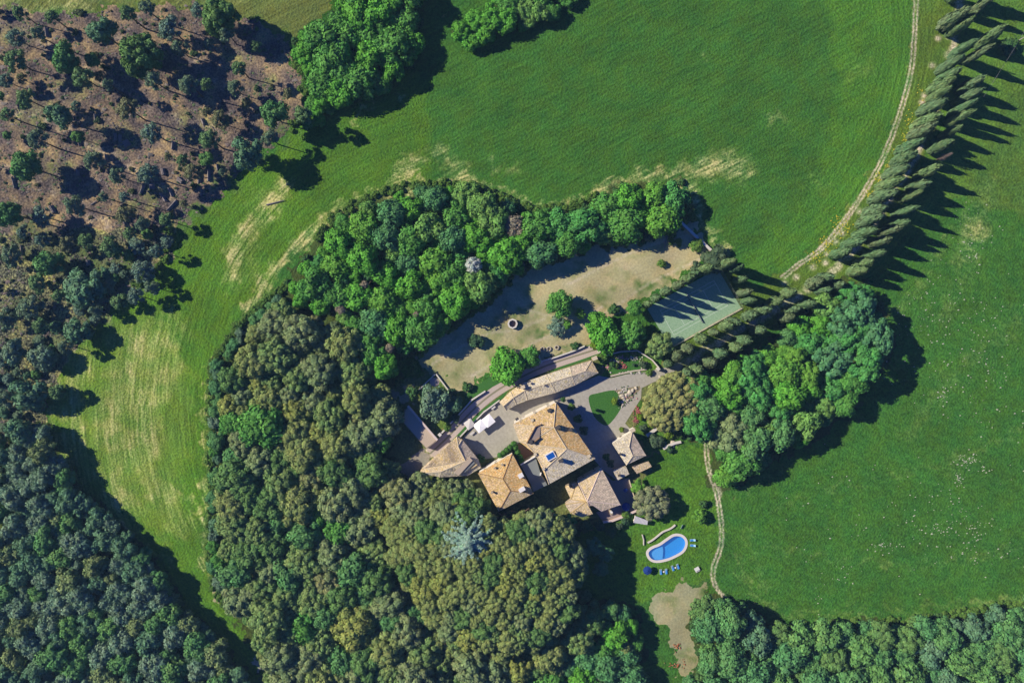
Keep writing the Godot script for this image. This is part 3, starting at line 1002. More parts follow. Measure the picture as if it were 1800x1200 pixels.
# a wall along a line of surveyed points, each stretch one block with a coping
func wall(called: String, label: String, category: String, pts: Array, h: float, w: float, m: Material, cope: Material, group := "") -> Node3D:
	var mid := g(pts[pts.size() / 2][0], pts[pts.size() / 2][1])
	var o := thing(called, label, category, mid, 0.0, group)
	var s := Shape.new()
	var c := Shape.new()
	for i in pts.size() - 1:
		var a := g(pts[i][0], pts[i][1]) - mid
		var b := g(pts[i + 1][0], pts[i + 1][1]) - mid
		var f := Transform3D(Basis(Vector3.UP, atan2((b - a).x, (b - a).z)), (a + b) * 0.5)
		var ln := a.distance_to(b) + w * 0.3
		var hh := h + rr(-0.03, 0.03)
		s.box(f.translated_local(Vector3(0, hh * 0.5 - 0.02, 0)), Vector3(w, hh + 0.04, ln))
		c.box(f.translated_local(Vector3(0, hh + 0.04 + i * 0.0005, 0)), Vector3(w + 0.08, 0.08, ln + 0.02))
	put("masonry", s.mesh(), m, o)
	put("coping", c.mesh(), cope, o)
	return o

func build_estate() -> void:
	var orange := tile_mat("orange tiles", [lit(220, 186, 136), lit(228, 196, 148), lit(210, 176, 122), lit(232, 208, 168), lit(216, 184, 120), lit(208, 182, 148)], lit(214, 184, 112), 0.45)
	var gold := tile_mat("golden tiles", [lit(226, 190, 130), lit(232, 198, 142), lit(216, 178, 116), lit(236, 210, 160), lit(222, 188, 118)], lit(230, 172, 96), 0.42)
	var rose := tile_mat("rose tiles", [lit(226, 204, 166), lit(234, 212, 176), lit(216, 194, 160), lit(238, 218, 178), lit(224, 202, 154)], lit(226, 198, 132), 0.42)
	var grey := tile_mat("grey tiles", [lit(216, 206, 182), lit(228, 218, 192), lit(198, 188, 168), lit(232, 220, 186), lit(208, 196, 172)], lit(218, 198, 136), 0.36)
	var mauve := tile_mat("mauve tiles", [lit(214, 194, 168), lit(224, 204, 178), lit(200, 180, 158), lit(230, 212, 182), lit(208, 192, 170)], lit(194, 182, 160), 0.45)
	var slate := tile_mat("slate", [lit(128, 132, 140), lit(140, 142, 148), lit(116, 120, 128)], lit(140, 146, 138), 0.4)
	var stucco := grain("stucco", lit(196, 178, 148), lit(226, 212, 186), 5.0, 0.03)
	var cream := grain("cream stucco", lit(236, 226, 206), lit(250, 244, 230), 5.0, 0.03)
	var rubble := grain("rubble", lit(150, 136, 116), lit(206, 190, 164), 1.6, 0.06)
	var mortar := grain("mortar", lit(200, 184, 152), lit(226, 212, 184), 2.0, 0.05)
	var pinkm := grain("pale ridge", lit(214, 190, 176), lit(236, 218, 206), 2.0, 0.05)
	var brown := grain("brown ridge", lit(150, 118, 82), lit(176, 142, 100), 2.0, 0.05)
	var white := plain(lit(236, 232, 226), 0.7)
	var dark := plain(lit(84, 80, 78), 0.8)
	var tilt := 0.51

	# the villa
	var A := [902.0, 745.5, 12.0]
	var B := [977.5, 707.0, 12.0]
	var C := [1046.5, 806.0, 12.0]
	var D := [965.0, 851.0, 12.0]
	var E := [941.0, 798.0, 12.0]
	var G := [912.5, 776.0, 12.0]
	var N1 := [973.5, 751.0, 13.8]
	var N2 := [996.5, 789.0, 13.8]
	var N3 := [942.0, 749.0, 13.3]
	var N4 := [957.0, 825.5, 12.7]
	var W2 := [926.0, 780.0, 12.4]
	var villa := building("villa", "large stone villa with orange hipped tile roof, skylight and sunken roof terrace", "villa", [[902, 745.5], [977.5, 707], [1046.5, 806], [965, 851], [941, 798], [912.5, 776]], 12.0, [
		[[B, C, N2, N1], gold], [[C, D, N4, N2], grey], [[A, B, N1, N3], orange], [[A, N3, W2, G], rose], [[N3, N1, W2], orange], [[N1, N2, W2], orange], [[N2, N4, E, W2], rose], [[G, W2, E], gold], [[D, E, N4], orange]], cream, 4, mortar)
	var dk := Shape.new()
	var ter := []
	for q in [[951, 745.5], [941, 749.5], [925.5, 779], [934.5, 779.5], [948.5, 769]]:
		ter.append(g(q[0], q[1], 13.5) - villa.position)
	var tp := PackedVector2Array()
	for q in ter:
		tp.append(Vector2(q.x, q.z))
	dk.prism(tp, 12.5, 13.5)
	put("roof_terrace", dk.mesh(), grain("terrace floor", lit(142, 128, 118), lit(166, 150, 138), 3.0), villa)
	for q in [[0, 1], [1, 2], [3, 4]]:
		var t := Shape.new()
		var a: Vector3 = ter[q[0]]
		var b: Vector3 = ter[q[1]]
		t.box(Transform3D(Basis(Vector3.UP, atan2((b - a).x, (b - a).z)), Vector3((a.x + b.x) * 0.5, 13.6, (a.z + b.z) * 0.5)), Vector3(0.25, 1.0, a.distance_to(b)))
		put("terrace_parapet", t.mesh(), brown, villa)
	var sky_at := g(968, 802, 14.1) - villa.position
	var sl := put("skylight", box_mesh(Vector3(3.6, 1.6, 2.7)), white, villa, Transform3D(Basis(Vector3.UP, tilt), Vector3(sky_at.x, 12.95, sky_at.z)))
	put("skylight_glass", box_mesh(Vector3(2.9, 0.06, 2.0)), plain(lit(26, 92, 176), 0.1, 0.7), sl, Transform3D(Basis(Vector3(1, 0, 0), 0.05), Vector3(0, 0.84, 0)))
	for q in [[965.5, 721, 11.5, 1.5, 1.3, 1.0], [935.5, 738, 11.4, 1.1, 0.8, 0.7], [909, 736, 10.9, 1.3, 1.0, 0.7], [980, 751, 13.2, 1.7, 1.6, 1.1], [1003, 755, 12.0, 1.3, 1.0, 1.0], [985.5, 809, 12.6, 2.6, 1.4, 1.0], [1035.5, 801, 11.1, 1.2, 0.9, 0.9], [955.5, 823.5, 11.8, 1.0, 0.8, 0.7], [933, 776, 12.6, 1.6, 1.0, 1.0], [941, 798, 11.0, 1.3, 0.8, 0.8], [920, 731.5, 10.9, 1.0, 0.7, 0.6], [939, 723, 10.9, 1.0, 0.7, 0.6], [983, 703.5, 10.4, 1.3, 1.0, 0.7]]:
		chimney(villa, q[0], q[1], q[2] + 0.7, q[3] * 0.7, q[4], q[5], tilt, rubble, dark if q[4] > 0.95 else mortar)
	# the annexe tower house
	var W := [840.0, 831.5, 10.0]
	var N := [900.5, 797.0, 10.0]
	var Es := [938.0, 867.0, 10.0]
	var Sx := [876.5, 899.0, 10.0]
	var R1 := [884.0, 841.5, 11.5]
	var R2 := [897.0, 862.5, 11.5]
	var annexe := building("annexe_house", "square annexe house with golden tile hip roof left of the villa", "house", [[840, 831.5], [900.5, 797], [938, 867], [876.5, 899]], 10.0, [[[W, N, R1], gold], [[N, Es, R2, R1], gold], [[Es, Sx, R2], rose], [[Sx, W, R1, R2], orange]], cream, 3, brown)
	for q in [[915.5, 835.5, 9.2, 1.5, 1.7, 1.3, white], [917.5, 860, 9.8, 1.7, 2.2, 1.1, white], [865, 865, 9.6, 0.8, 0.6, 0.5, rubble], [870, 822, 9.2, 0.6, 0.5, 0.5, rubble], [883, 816.5, 9.2, 0.6, 0.5, 0.5, rubble]]:
		chimney(annexe, q[0], q[1], q[2] + 1.4, q[3] * 0.8, q[4], q[5], tilt, q[6], q[6])
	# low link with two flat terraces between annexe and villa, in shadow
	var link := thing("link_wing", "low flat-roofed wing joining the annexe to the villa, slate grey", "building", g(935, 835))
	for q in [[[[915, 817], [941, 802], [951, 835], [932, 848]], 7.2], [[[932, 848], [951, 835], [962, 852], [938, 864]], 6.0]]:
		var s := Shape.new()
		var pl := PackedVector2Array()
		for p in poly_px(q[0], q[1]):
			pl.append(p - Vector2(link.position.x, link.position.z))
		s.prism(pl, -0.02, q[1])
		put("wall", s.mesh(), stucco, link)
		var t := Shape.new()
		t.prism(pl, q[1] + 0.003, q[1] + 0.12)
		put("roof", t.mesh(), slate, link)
	var par := Shape.new()
	for q in [[[915, 816.5], [941, 801.5]], [[949.5, 835], [951, 830]]]:
		var a := g(q[0][0], q[0][1], 7.4) - link.position
		var b := g(q[1][0], q[1][1], 7.4) - link.position
		par.box(Transform3D(Basis(Vector3.UP, atan2((b - a).x, (b - a).z)), (a + b) * 0.5 + Vector3.UP * 0.25), Vector3(0.35, 1.0, a.distance_to(b)))
	put("parapet", par.mesh(), white, link)
	# the long curved barn
	var bn := [[878.0, 706.5], [897.0, 688.0], [918.0, 673.0], [960.0, 658.0], [1002.0, 644.5], [1040.0, 633.0]]
	var bs := [[890.0, 721.5], [908.0, 711.0], [927.0, 703.5], [977.0, 690.0], [1011.0, 677.0], [1052.0, 655.0]]
	var br := [[885.0, 713.5], [902.0, 699.0], [922.0, 686.5], [967.5, 672.5], [1005.0, 660.5], [1029.0, 652.0]]
	var fs := []
	for i in 5:
		fs.append([[[bn[i][0], bn[i][1], 3.7], [bn[i + 1][0], bn[i + 1][1], 3.7], [br[i + 1][0], br[i + 1][1], 4.8], [br[i][0], br[i][1], 4.8]], rose if i < 2 else (mauve if i == 4 else grey)])
		fs.append([[[bs[i][0], bs[i][1], 3.7], [bs[i + 1][0], bs[i + 1][1], 3.7], [br[i + 1][0], br[i + 1][1], 4.8], [br[i][0], br[i][1], 4.8]], grey])
	fs.append([[[1040.0, 633.0, 3.7], [1052.0, 655.0, 3.7], [1029.0, 652.0, 4.8]], rose])
	fs.append([[[878.0, 706.5, 3.7], [890.0, 721.5, 3.7], [885.0, 713.5, 4.8]], rose])
	var ol := bn.duplicate()
	for i in 6:
		ol.append(bs[5 - i])
	var barn := building("long_barn", "long curved stable range with grey and rose tile roof beside the lane", "barn", ol, 3.7, fs, rubble, 1, mortar)
	for q in [[919, 680, 5.0, 1.4, 1.4, 1.0], [955, 676.5, 4.9, 0.7, 0.6, 0.5], [931.5, 673, 4.5, 0.7, 0.6, 0.5], [1045, 629.5, 3.0, 1.6, 1.8, 1.2]]:
		chimney(barn, q[0], q[1], q[2], q[3], q[4], q[5], 0.4, orange, mortar)
	# west farmhouse
	var f0 := [803.0, 767.0, 5.0]
	var f1 := [812.5, 772.5, 5.0]
	var f2 := [841.0, 808.0, 5.0]
	var f3 := [846.0, 822.0, 5.0]
	var f4 := [822.0, 836.0, 5.0]
	var f5 := [772.0, 838.0, 5.0]
	var f6 := [736.0, 832.0, 5.0]
	var f7 := [742.0, 822.0, 5.0]
	var r0 := [805.0, 784.0, 6.4]
	var r1 := [818.0, 810.0, 6.6]
	var r2 := [775.0, 829.0, 6.2]
	building("west_farmhouse", "rambling farmhouse with pale rose-grey tile roof west of the courtyard", "house", [[803, 767], [812.5, 772.5], [841, 808], [846, 822], [822, 836], [772, 838], [736, 832], [742, 822]], 5.0, [[[f0, r0, r1, f7], rose], [[f0, f1, r0], rose], [[f1, f2, r1, r0], mauve], [[f2, f3, r1], grey], [[f3, f4, r1], grey], [[f4, f5, r2, r1], grey], [[f5, f6, r2], grey], [[f6, f7, r2], rose], [[f7, r1, r2], rose]], rubble, 1, mortar)
	var fh := thing("lean_to_roofs", "stepped grey lean-to roofs against the farmhouse beside the annexe", "building", g(832, 814))
	for k in 3:
		var s := Shape.new()
		var pl := PackedVector2Array()
		for p in poly_px([[798 + k * 12, 830 - k * 7], [826 + k * 3, 804 + k * 2], [831 + k * 4, 809 + k * 4], [806 + k * 11, 836 - k * 6]], 6.8 - k * 0.5):
			pl.append(p - Vector2(fh.position.x, fh.position.z))
		s.prism(pl, -0.02, 7.0 - k * 0.45)
		put("roof", s.mesh(), [mauve, slate, rose][k], fh)
	# ruined shed
	var sd := thing("ruined_shed", "long narrow stone shed with pale wall beside the wood", "shed", g(735, 750))
	var se := Shape.new()
	var pl2 := PackedVector2Array()
	for p in poly_px([[717, 714], [769, 774], [750, 789], [703, 736]], 2.6):
		pl2.append(p - Vector2(sd.position.x, sd.position.z))
	se.prism(pl2, -0.02, 2.6)
	put("wall", se.mesh(), rubble, sd)
	var sr := Shape.new()
	var pl3: PackedVector2Array = Geometry2D.offset_polygon(pl2, -0.3)[0]
	sr.prism(pl3, 2.603, 2.72)
	put("roof", sr.mesh(), grain("old roof", lit(176, 156, 132), lit(222, 204, 178), 3.0, 0.06), sd)
	var pa := g(717, 713, 2.6) - sd.position
	var pb := g(769, 773, 2.6) - sd.position
	var sp := Shape.new()
	sp.box(Transform3D(Basis(Vector3.UP, atan2((pb - pa).x, (pb - pa).z)), (pa + pb) * 0.5 + Vector3.UP * 0.4), Vector3(0.75, 0.9, pa.distance_to(pb)))
	put("parapet", sp.mesh(), pinkm, sd)
	# south-east house with lower wing
	var h0 := [1015.0, 845.5, 6.4]
	var h1 := [1057.0, 821.5, 6.4]
	var h2 := [1091.0, 887.0, 6.4]
	var h3 := [1058.5, 898.5, 6.4]
	var h4 := [1050.0, 888.5, 6.4]
	var h5 := [1036.0, 889.0, 6.4]
	var ap := [1032.5, 880.5, 7.7]
	building("terrace_house", "mauve-tiled house with pale ridges below the villa beside the paved terrace", "house", [[1015, 845.5], [1057, 821.5], [1091, 887], [1058.5, 898.5], [1050, 888.5], [1036, 889], [1030, 880]], 6.4, [[[h0, h1, ap], rose], [[h1, h2, ap], mauve], [[h2, h3, ap], mauve], [[h3, h4, ap], mauve], [[h4, h5, ap], mauve], [[h5, [1030.0, 880.0, 6.4], ap], rose], [[[1030.0, 880.0, 6.4], h0, ap], rose]], stucco, 2, pinkm)
	var lw := [[993.0, 855.0, 4.6], [1013.5, 847.5, 5.6], [1030.5, 881.0, 5.9], [1042.5, 903.0, 5.0], [1023.0, 909.0, 4.6], [1003.0, 902.0, 4.6], [993.0, 886.5, 4.6], [1003.5, 877.5, 4.8]]
	var lwing := building("lower_wing", "low rose-tiled wing against the house by the terrace, with broken edge", "building", [[993, 855], [1013.5, 847.5], [1030.5, 881], [1042.5, 903], [1023, 909], [1003, 902], [993, 886.5], [1003.5, 877.5]], 4.6, [[[lw[0], lw[1], lw[7]], rose], [[lw[1], lw[2], lw[7]], rose], [[lw[7], lw[2], lw[6]], mauve], [[lw[2], lw[3], lw[4], lw[5]], rose], [[lw[2], lw[5], lw[6]], mauve]], rubble, 1, orange)
	chimney(lwing, 1029, 869, 5.8, 1.4, 0.8, 0.7, tilt, orange, dark)
	chimney(lwing, 1003, 854.5, 5.0, 0.9, 0.9, 0.7, tilt, white, dark)
	# east house and its two sheds
	var e0 := [1076.0, 779.5, 5.6]
	var e1 := [1111.5, 758.5, 5.6]
	var e2 := [1136.0, 800.5, 5.6]
	var e3 := [1101.0, 817.5, 5.6]
	var er := [1106.0, 785.5, 6.7]
	var er2 := [1112.5, 801.0, 6.6]
	var eh := building("garden_house", "small house with grey hip roof at the end of the garden path", "house", [[1076, 779.5], [1111.5, 758.5], [1136, 800.5], [1101, 817.5]], 5.6, [[[e0, e1, er], grey], [[e1, e2, er2, er], mauve], [[e2, e3, er2], grey], [[e3, e0, er, er2], grey]], cream, 2, mortar)
	chimney(eh, 1090, 798, 6.2, 1.0, 0.7, 0.6, tilt, rubble, dark)
	chimney(eh, 1111.5, 755.5, 4.9, 1.6, 1.6, 1.1, tilt, cream, mortar)
	var k0 := [1077.0, 826.0, 3.6]
	var k1 := [1100.0, 818.5, 3.6]
	var k2 := [1106.5, 833.0, 3.2]
	var k3 := [1086.0, 844.0, 3.2]
	var ks := building("tool_shed", "small square grey-tiled shed with a chimney beside the terrace steps", "shed", [[1077, 826], [1100, 818.5], [1106.5, 833], [1086, 844]], 3.2, [[[k0, k1, k2, k3], grey]], rubble, 0, mortar, 0.3)
	chimney(ks, 1088.5, 835, 3.4, 0.9, 0.8, 0.6, tilt, rubble, dark)
	building("lean_to_shed", "lean-to shed with rose-grey tiles behind the garden house, facing the lawn", "shed", [[1111, 820.5], [1140, 810.5], [1146, 820], [1120, 832.5]], 3.0, [[[[1111.0, 820.5, 3.4], [1140.0, 810.5, 3.4], [1146.0, 820.0, 3.0], [1120.0, 832.5, 3.0]], rose]], rubble, 0, mortar, 0.3)
	building("pump_hut", "tiny hut with light grey boarded roof above the pool lawn", "hut", [[1117, 906.5], [1139.5, 915], [1138, 922.5], [1113.5, 918.5]], 2.3, [[[[1117.0, 906.5, 2.3], [1139.5, 915.0, 2.3], [1138.0, 922.5, 2.1], [1113.5, 918.5, 2.1]], grain("boards", lit(176, 176, 184), lit(214, 212, 214), 2.0, 0.05)]], cream, 0, mortar, 0.25)
	# terrace with its pink parapet
	wall("terrace_parapet", "low pinkish parapet along the edge of the paved terrace", "parapet", [[1060, 916.5], [1076, 914], [1094, 907], [1118, 896.5]], 0.9, 0.8, grain("pink wall", lit(214, 170, 136), lit(236, 200, 166), 2.0), pinkm)
	wall("terrace_wall", "curved cream wall between the terrace and the round bush", "wall", [[1105, 842], [1110, 858], [1115, 876], [1118, 895]], 0.9, 0.35, cream, mortar)
	var bbq := thing("barbecue", "grey stone barbecue with chimney on the terrace by the house", "barbecue", g(1073.5, 899))
	put("hearth", box_mesh(Vector3(1.2, 1.1, 1.8)), rubble, bbq, Transform3D(Basis(Vector3.UP, 0.3), Vector3(0, 0.54, 0)))
	put("flue", box_mesh(Vector3(0.8, 1.6, 0.7)), white, bbq, Transform3D(Basis(Vector3.UP, 0.3), Vector3(0, 1.9, -0.4)))

# ---------------------------------------------------------------- garden, pool and court
func square_umbrella(px: float, py: float, side: float, turn: float, label: String, m: Material, hgt := 2.7) -> void:
	var o := thing("parasol", label, "parasol", Vector3(g(px, py, hgt).x, 0, g(px, py, hgt).z), turn, "white square parasols in the courtyard")
	var metal := plain(lit(120, 116, 110), 0.4)
	var p := Shape.new()
	p.tube(Vector3(0, 0.05, 0), Vector3(0, hgt + 0.25, 0), 0.04, 0.035, 8)
	put("pole", p.mesh(), metal, o)
	put("base_plate", box_mesh(Vector3(0.9, 0.1, 0.9)), metal, o, Transform3D(Basis(), Vector3(0, 0.055, 0)))
	var h := side * 0.5
	for i in 4:
		var f := Basis(Vector3.UP, i * PI / 2)
		var s := Shape.new()
		s.tri(f * Vector3(-h, hgt - 0.12, h), f * Vector3(h, hgt - 0.12, h), Vector3(0, hgt + 0.28, 0), f * Vector3(0, 1, 0.3))
		s.quad(f * Vector3(-h, hgt - 0.12, h), f * Vector3(h, hgt - 0.12, h), f * Vector3(h, hgt - 0.34, h + 0.005), f * Vector3(-h, hgt - 0.34, h + 0.005), f * Vector3(0, 0, 1))
		put("canopy_panel", s.mesh(), m, o)
		var r := Shape.new()
		r.tube(Vector3(0, hgt + 0.2, 0), f * Vector3(h * 0.97, hgt - 0.17, h * 0.97), 0.02, 0.015, 5)
		put("rib", r.mesh(), metal, o)

func round_umbrella(px: float, py: float, rad: float, label: String) -> void:
	var o := thing("parasol", label, "parasol", Vector3(g(px, py, 2.3).x, 0, g(px, py, 2.3).z))
	var blue := plain(lit(30, 62, 132), 0.8)
	var p := Shape.new()
	p.tube(Vector3(0, 0.04, 0), Vector3(0, 2.5, 0), 0.03, 0.025, 8)
	put("pole", p.mesh(), plain(lit(220, 220, 215), 0.5), o)
	var b := Shape.new()
	b.tube(Vector3(0, 0.0, 0), Vector3(0, 0.1, 0), 0.32, 0.28, 12)
	put("base_plate", b.mesh(), plain(lit(210, 206, 196), 0.8), o)
	for i in 8:
		var a := TAU * i / 8
		var c := TAU * (i + 1) / 8
		var s := Shape.new()
		s.tri(Vector3(cos(a), 0, sin(a)) * rad + Vector3.UP * 2.0, Vector3(cos(c), 0, sin(c)) * rad + Vector3.UP * 2.0, Vector3(0, 2.5, 0), Vector3.UP)
		put("canopy_panel", s.mesh(), blue, o)

var lounger0: Node3D
func lounger(px: float, py: float, turn: float, label: String) -> void:
	var o: Node3D
	if lounger0 == null:
		o = thing("sun_lounger", label, "sun lounger", Vector3.ZERO, 0.0, "blue sun loungers by the pool")
		var white := plain(lit(226, 228, 230), 0.5)
		var blue := plain(lit(70, 150, 215), 0.8)
		var pale := plain(lit(150, 200, 226), 0.8)
		var f := Shape.new()
		for sx in [-0.4, 0.4]:
			f.box(Transform3D(Basis(), Vector3(sx, 0.3, 0)), Vector3(0.06, 0.07, 2.1))
		f.box(Transform3D(Basis(), Vector3(0, 0.3, 1.03)), Vector3(0.74, 0.06, 0.05))
		f.box(Transform3D(Basis(), Vector3(0, 0.3, -1.03)), Vector3(0.74, 0.06, 0.05))
		put("frame", f.mesh(), white, o)
		put("seat", box_mesh(Vector3(0.76, 0.09, 1.3)), blue, o, Transform3D(Basis(), Vector3(0, 0.37, 0.37)))
		put("backrest", box_mesh(Vector3(0.76, 0.09, 0.85)), pale, o, Transform3D(Basis(Vector3.RIGHT, 0.5), Vector3(0, 0.56, -0.64)))
		for sx in [-0.38, 0.38]:
			for sz in [-0.8, 0.8]:
				put("leg", box_mesh(Vector3(0.06, 0.28, 0.06)), white, o, Transform3D(Basis(), Vector3(sx, 0.135, sz)))
		lounger0 = o
	else:
		o = lounger0.duplicate()
		o.name = numbered("sun_lounger")
		add_child(o)
		tag(o, label, "sun lounger", "blue sun loungers by the pool")
	o.position = g(px, py)
	o.rotation.y = turn

func ring(rad: float, wide: float, h: float, n: int, wob := 0.0) -> Mesh:
	var s := Shape.new()
	for i in n:
		var a := TAU * i / n
		var b := TAU * (i + 1) / n
		var k := h * (1.0 + rr(-wob, wob))
		var d0 := Vector3(cos(a), 0, sin(a))
		var d1 := Vector3(cos(b), 0, sin(b))
		var up := Vector3.UP * k
		var r0 := rad - wide
		s.quad(d0 * rad, d1 * rad, d1 * rad + up, d0 * rad + up, d0 + d1)
		s.quad(d0 * r0, d1 * r0, d1 * r0 + up, d0 * r0 + up, -d0 - d1)
		s.quad(d0 * r0 + up, d1 * r0 + up, d1 * rad + up, d0 * rad + up, Vector3.UP)
	return s.mesh()

const POOL_RIM := [[1135.6, 972.3], [1138.5, 965.3], [1146.7, 959.5], [1158.3, 954.8], [1170, 946.7], [1181.7, 939.1], [1191, 937.3], [1200.4, 939.7], [1207.4, 946.7], [1209.1, 956], [1206.2, 965.3], [1200.4, 972.3], [1188.7, 979.3], [1174.7, 985.2], [1158.3, 988.7], [1146.7, 987.5], [1139, 981.7]]

func build_garden() -> void:
	var gravel := grain("gravel", lit(168, 163, 148), lit(184, 179, 163), 13.0, 0.03)
	var stone := grain("garden stone", lit(176, 164, 142), lit(222, 212, 190), 1.5, 0.05)
	var rubble: Material = mats["rubble"]
	var cope := grain("wall coping", lit(206, 200, 186), lit(232, 226, 212), 1.5, 0.05)
	var white := plain(lit(236, 234, 230), 0.7)
	# courtyard and drive
	sheet("driveway", poly_px([[1052, 660], [1075, 664.5], [1100, 658], [1140, 653], [1157, 648], [1200, 640], [1205, 655], [1182, 668], [1150, 671], [1128, 682], [1127, 700], [1113, 722], [1099, 744], [1111, 757], [1076, 779.5], [1100, 818], [1077, 826], [1086, 845], [1060, 826], [1043, 806], [975, 712], [905, 748], [912.5, 778], [880, 802], [846, 808], [812, 772], [838, 742], [850, 722], [878, 706], [890, 718], [960, 690], [1011, 676]]), 0.06, gravel)
	sheet("terrace", poly_px([[1077, 845], [1106, 840], [1111, 858], [1116, 876], [1119, 896], [1094, 907], [1060, 916], [1048, 900], [1085, 890], [1062, 830]]), 0.09, grain("terrace paving", lit(150, 132, 124), lit(172, 154, 144), 4.0))
	sheet("paved_yard", poly_px([[912, 778], [941, 798], [916, 816], [906, 800]]), 0.08, grain("yard", lit(140, 104, 86), lit(168, 132, 112), 3.0))
	var lawn_mat := grain("clipped lawn", lit(52, 100, 38), lit(78, 128, 54), 14.0, 0.08)
	for q in [[[1035, 698], [1050, 691], [1080, 686], [1088, 697], [1092, 716], [1070, 746], [1054, 742], [1042, 727]], [[1071, 650], [1083, 638], [1095, 632.5], [1119, 633], [1130, 639], [1134, 646], [1110, 652], [1075, 657]]]:
		sheet("lawn", poly_px(smooth_line(q, 4.0, true)), 0.075, lawn_mat)
	for q in [[[776, 792], [800, 768], [842, 724], [878, 697], [895, 684], [884, 700], [850, 722], [812, 764], [790, 786]], [[962, 655], [975, 648], [1010, 636], [1050, 622], [1066, 617], [1062, 624], [1040, 630], [1000, 643], [970, 653]], [[816, 694], [840, 676], [862, 662], [880, 660], [888, 668], [862, 682], [838, 696], [824, 706]]]:
		sheet("grass_strip", poly_px(q), 0.045, grain("verge grass", lit(50, 104, 40), lit(84, 130, 62), 7.0, 0.08))
	sheet("flower_bed_soil", poly_px([[1081, 686], [1125, 678], [1126, 684], [1107, 702], [1094, 717], [1089, 697]]), 0.07, grain("bed soil", lit(120, 110, 80), lit(176, 160, 130), 2.5, 0.06))
	# walls of the lane and gardens
	wall("retaining_wall", "pale-topped retaining wall beside the lane, north of the ruined shed", "wall", [[774, 763], [796, 740], [817, 717], [830, 702], [853, 687]], 1.0, 0.5, rubble, cope)
	wall("retaining_wall", "pale-topped retaining wall below the three stone tree rings", "wall", [[950, 635], [978, 627], [1007, 617], [1027, 608]], 1.0, 0.45, rubble, cope)
	wall("gate_wall", "short white wall turning up from the lane beside the tree rings", "wall", [[945, 617], [948, 627], [950, 635]], 1.4, 0.4, rubble, cope)
	wall("courtyard_wall", "low courtyard wall along the grass strip behind the white parasols", "wall", [[806, 770], [823, 752], [850, 724], [878, 703]], 1.0, 0.4, rubble, cope)
	wall("garden_wall", "thin straight wall on the left edge of the walled garden", "wall", [[734, 687], [765, 657.5]], 0.8, 0.4, rubble, cope)
	wall("garden_wall", "thin straight wall on the right edge of the walled garden", "wall", [[767, 657.5], [790, 688]], 0.8, 0.4, rubble, cope)
	wall("garden_wall", "dark garden wall running north from the stone gate pillar", "wall", [[1145, 632], [1157, 646]], 1.5, 0.35, rubble, cope)
	wall("garden_wall", "wall along the top of the flower garden", "wall", [[1062, 625], [1090, 618], [1120, 616], [1145, 632]], 1.1, 0.35, rubble, cope)
	wall("garden_wall", "straight pale slab wall under the big olive-green tree", "wall", [[1137, 765], [1163, 746]], 0.8, 1.1, rubble, cope)
	wall("orchard_wall", "pale stone wall from the wood down to the tennis court", "wall", [[1190, 386], [1205, 400], [1222, 416], [1248, 440]], 1.4, 0.9, stone, cope)
	wall("curved_wall", "low curving stone seat wall above the swimming pool", "wall", smooth_line([[1138.5, 953], [1146, 949], [1155, 942], [1165, 934], [1175, 930], [1182, 926], [1186.5, 922]], 4.0), 0.55, 0.5, stone, cope)
	wall("garden_steps", "short angled stone edge at the left end of the pool lawn", "wall", [[1128.5, 939], [1131, 948], [1131, 957]], 0.6, 0.3, stone, cope)
	wall("bed_edging", "row of edging stones along the drive below the flower garden", "edging", [[1073, 661], [1090, 657], [1112, 652], [1136, 649]], 0.3, 0.5, stone, stone)
	wall("rock_wall", "rough rocky wall between shrubs at the top of the pool lawn", "wall", [[1166, 788], [1176, 782], [1186, 778], [1196, 776]], 0.8, 0.9, stone, cope)
	for q in [[1155, 648, "stone gate pillar at the right end of the flower garden"], [774, 762.5, "white pillar ending the lane's retaining wall by the shed"], [950, 636, "white gate pillar where the lane wall turns uphill"], [1052, 617, "stone pillar by the flower garden's upper left corner"]]:
		var o := thing("gate_pillar", q[2], "pillar", g(q[0], q[1]), rr(0, 1))
		put("shaft", box_mesh(Vector3(0.9, 2.2, 0.9)), stone, o, Transform3D(Basis(), Vector3(0, 1.1, 0)))
		put("cap", box_mesh(Vector3(1.2, 0.2, 1.2)), cope, o, Transform3D(Basis(), Vector3(0, 2.3, 0)))
	# courtyard parasols and furniture
	var cloth := plain(lit(250, 248, 246, 1.15), 0.8)
	square_umbrella(858.5, 739.5, 3.9, 0.67, "bright white square parasol nearer the villa in the courtyard", cloth)
	square_umbrella(843.5, 749, 3.9, 0.67, "bright white square parasol nearer the farmhouse in the courtyard", cloth)
	square_umbrella(825, 745.5, 3.3, 0.62, "off-white square parasol on the grass strip behind the courtyard wall", plain(lit(222, 216, 206), 0.85))
	for q in [[852, 746, "courtyard table under the white parasols, on the left"], [830, 761, "pale table at the foot of the courtyard wall"], [867, 716, "small table beside the courtyard wall near the barn"]]:
		var o := thing("table", q[2], "table", g(q[0], q[1]), 0.67)
		put("table_top", box_mesh(Vector3(1.8, 0.06, 0.9)), plain(lit(210, 205, 196), 0.6), o, Transform3D(Basis(), Vector3(0, 0.73, 0)))
		for sx in [-0.8, 0.8]:
			for sz in [-0.36, 0.36]:
				put("leg", box_mesh(Vector3(0.07, 0.7, 0.07)), white, o, Transform3D(Basis(), Vector3(sx, 0.35, sz)))
	round_umbrella(1101, 891, 1.7, "larger dark blue parasol on the terrace beside the parapet")
	round_umbrella(1100, 862, 0.9, "smaller dark blue parasol on the terrace near the shed")
	round_umbrella(1138.5, 1003, 1.7, "closed-in blue parasol in tree shade beside the pool lawn")
	# pool
	var rim := poly_px(smooth_line(POOL_RIM, 2.5, true))
	var water: PackedVector2Array = Geometry2D.offset_polygon(rim, -1.0)[0]
	var mid := Vector2.ZERO
	for p in water:
		mid += p / water.size()
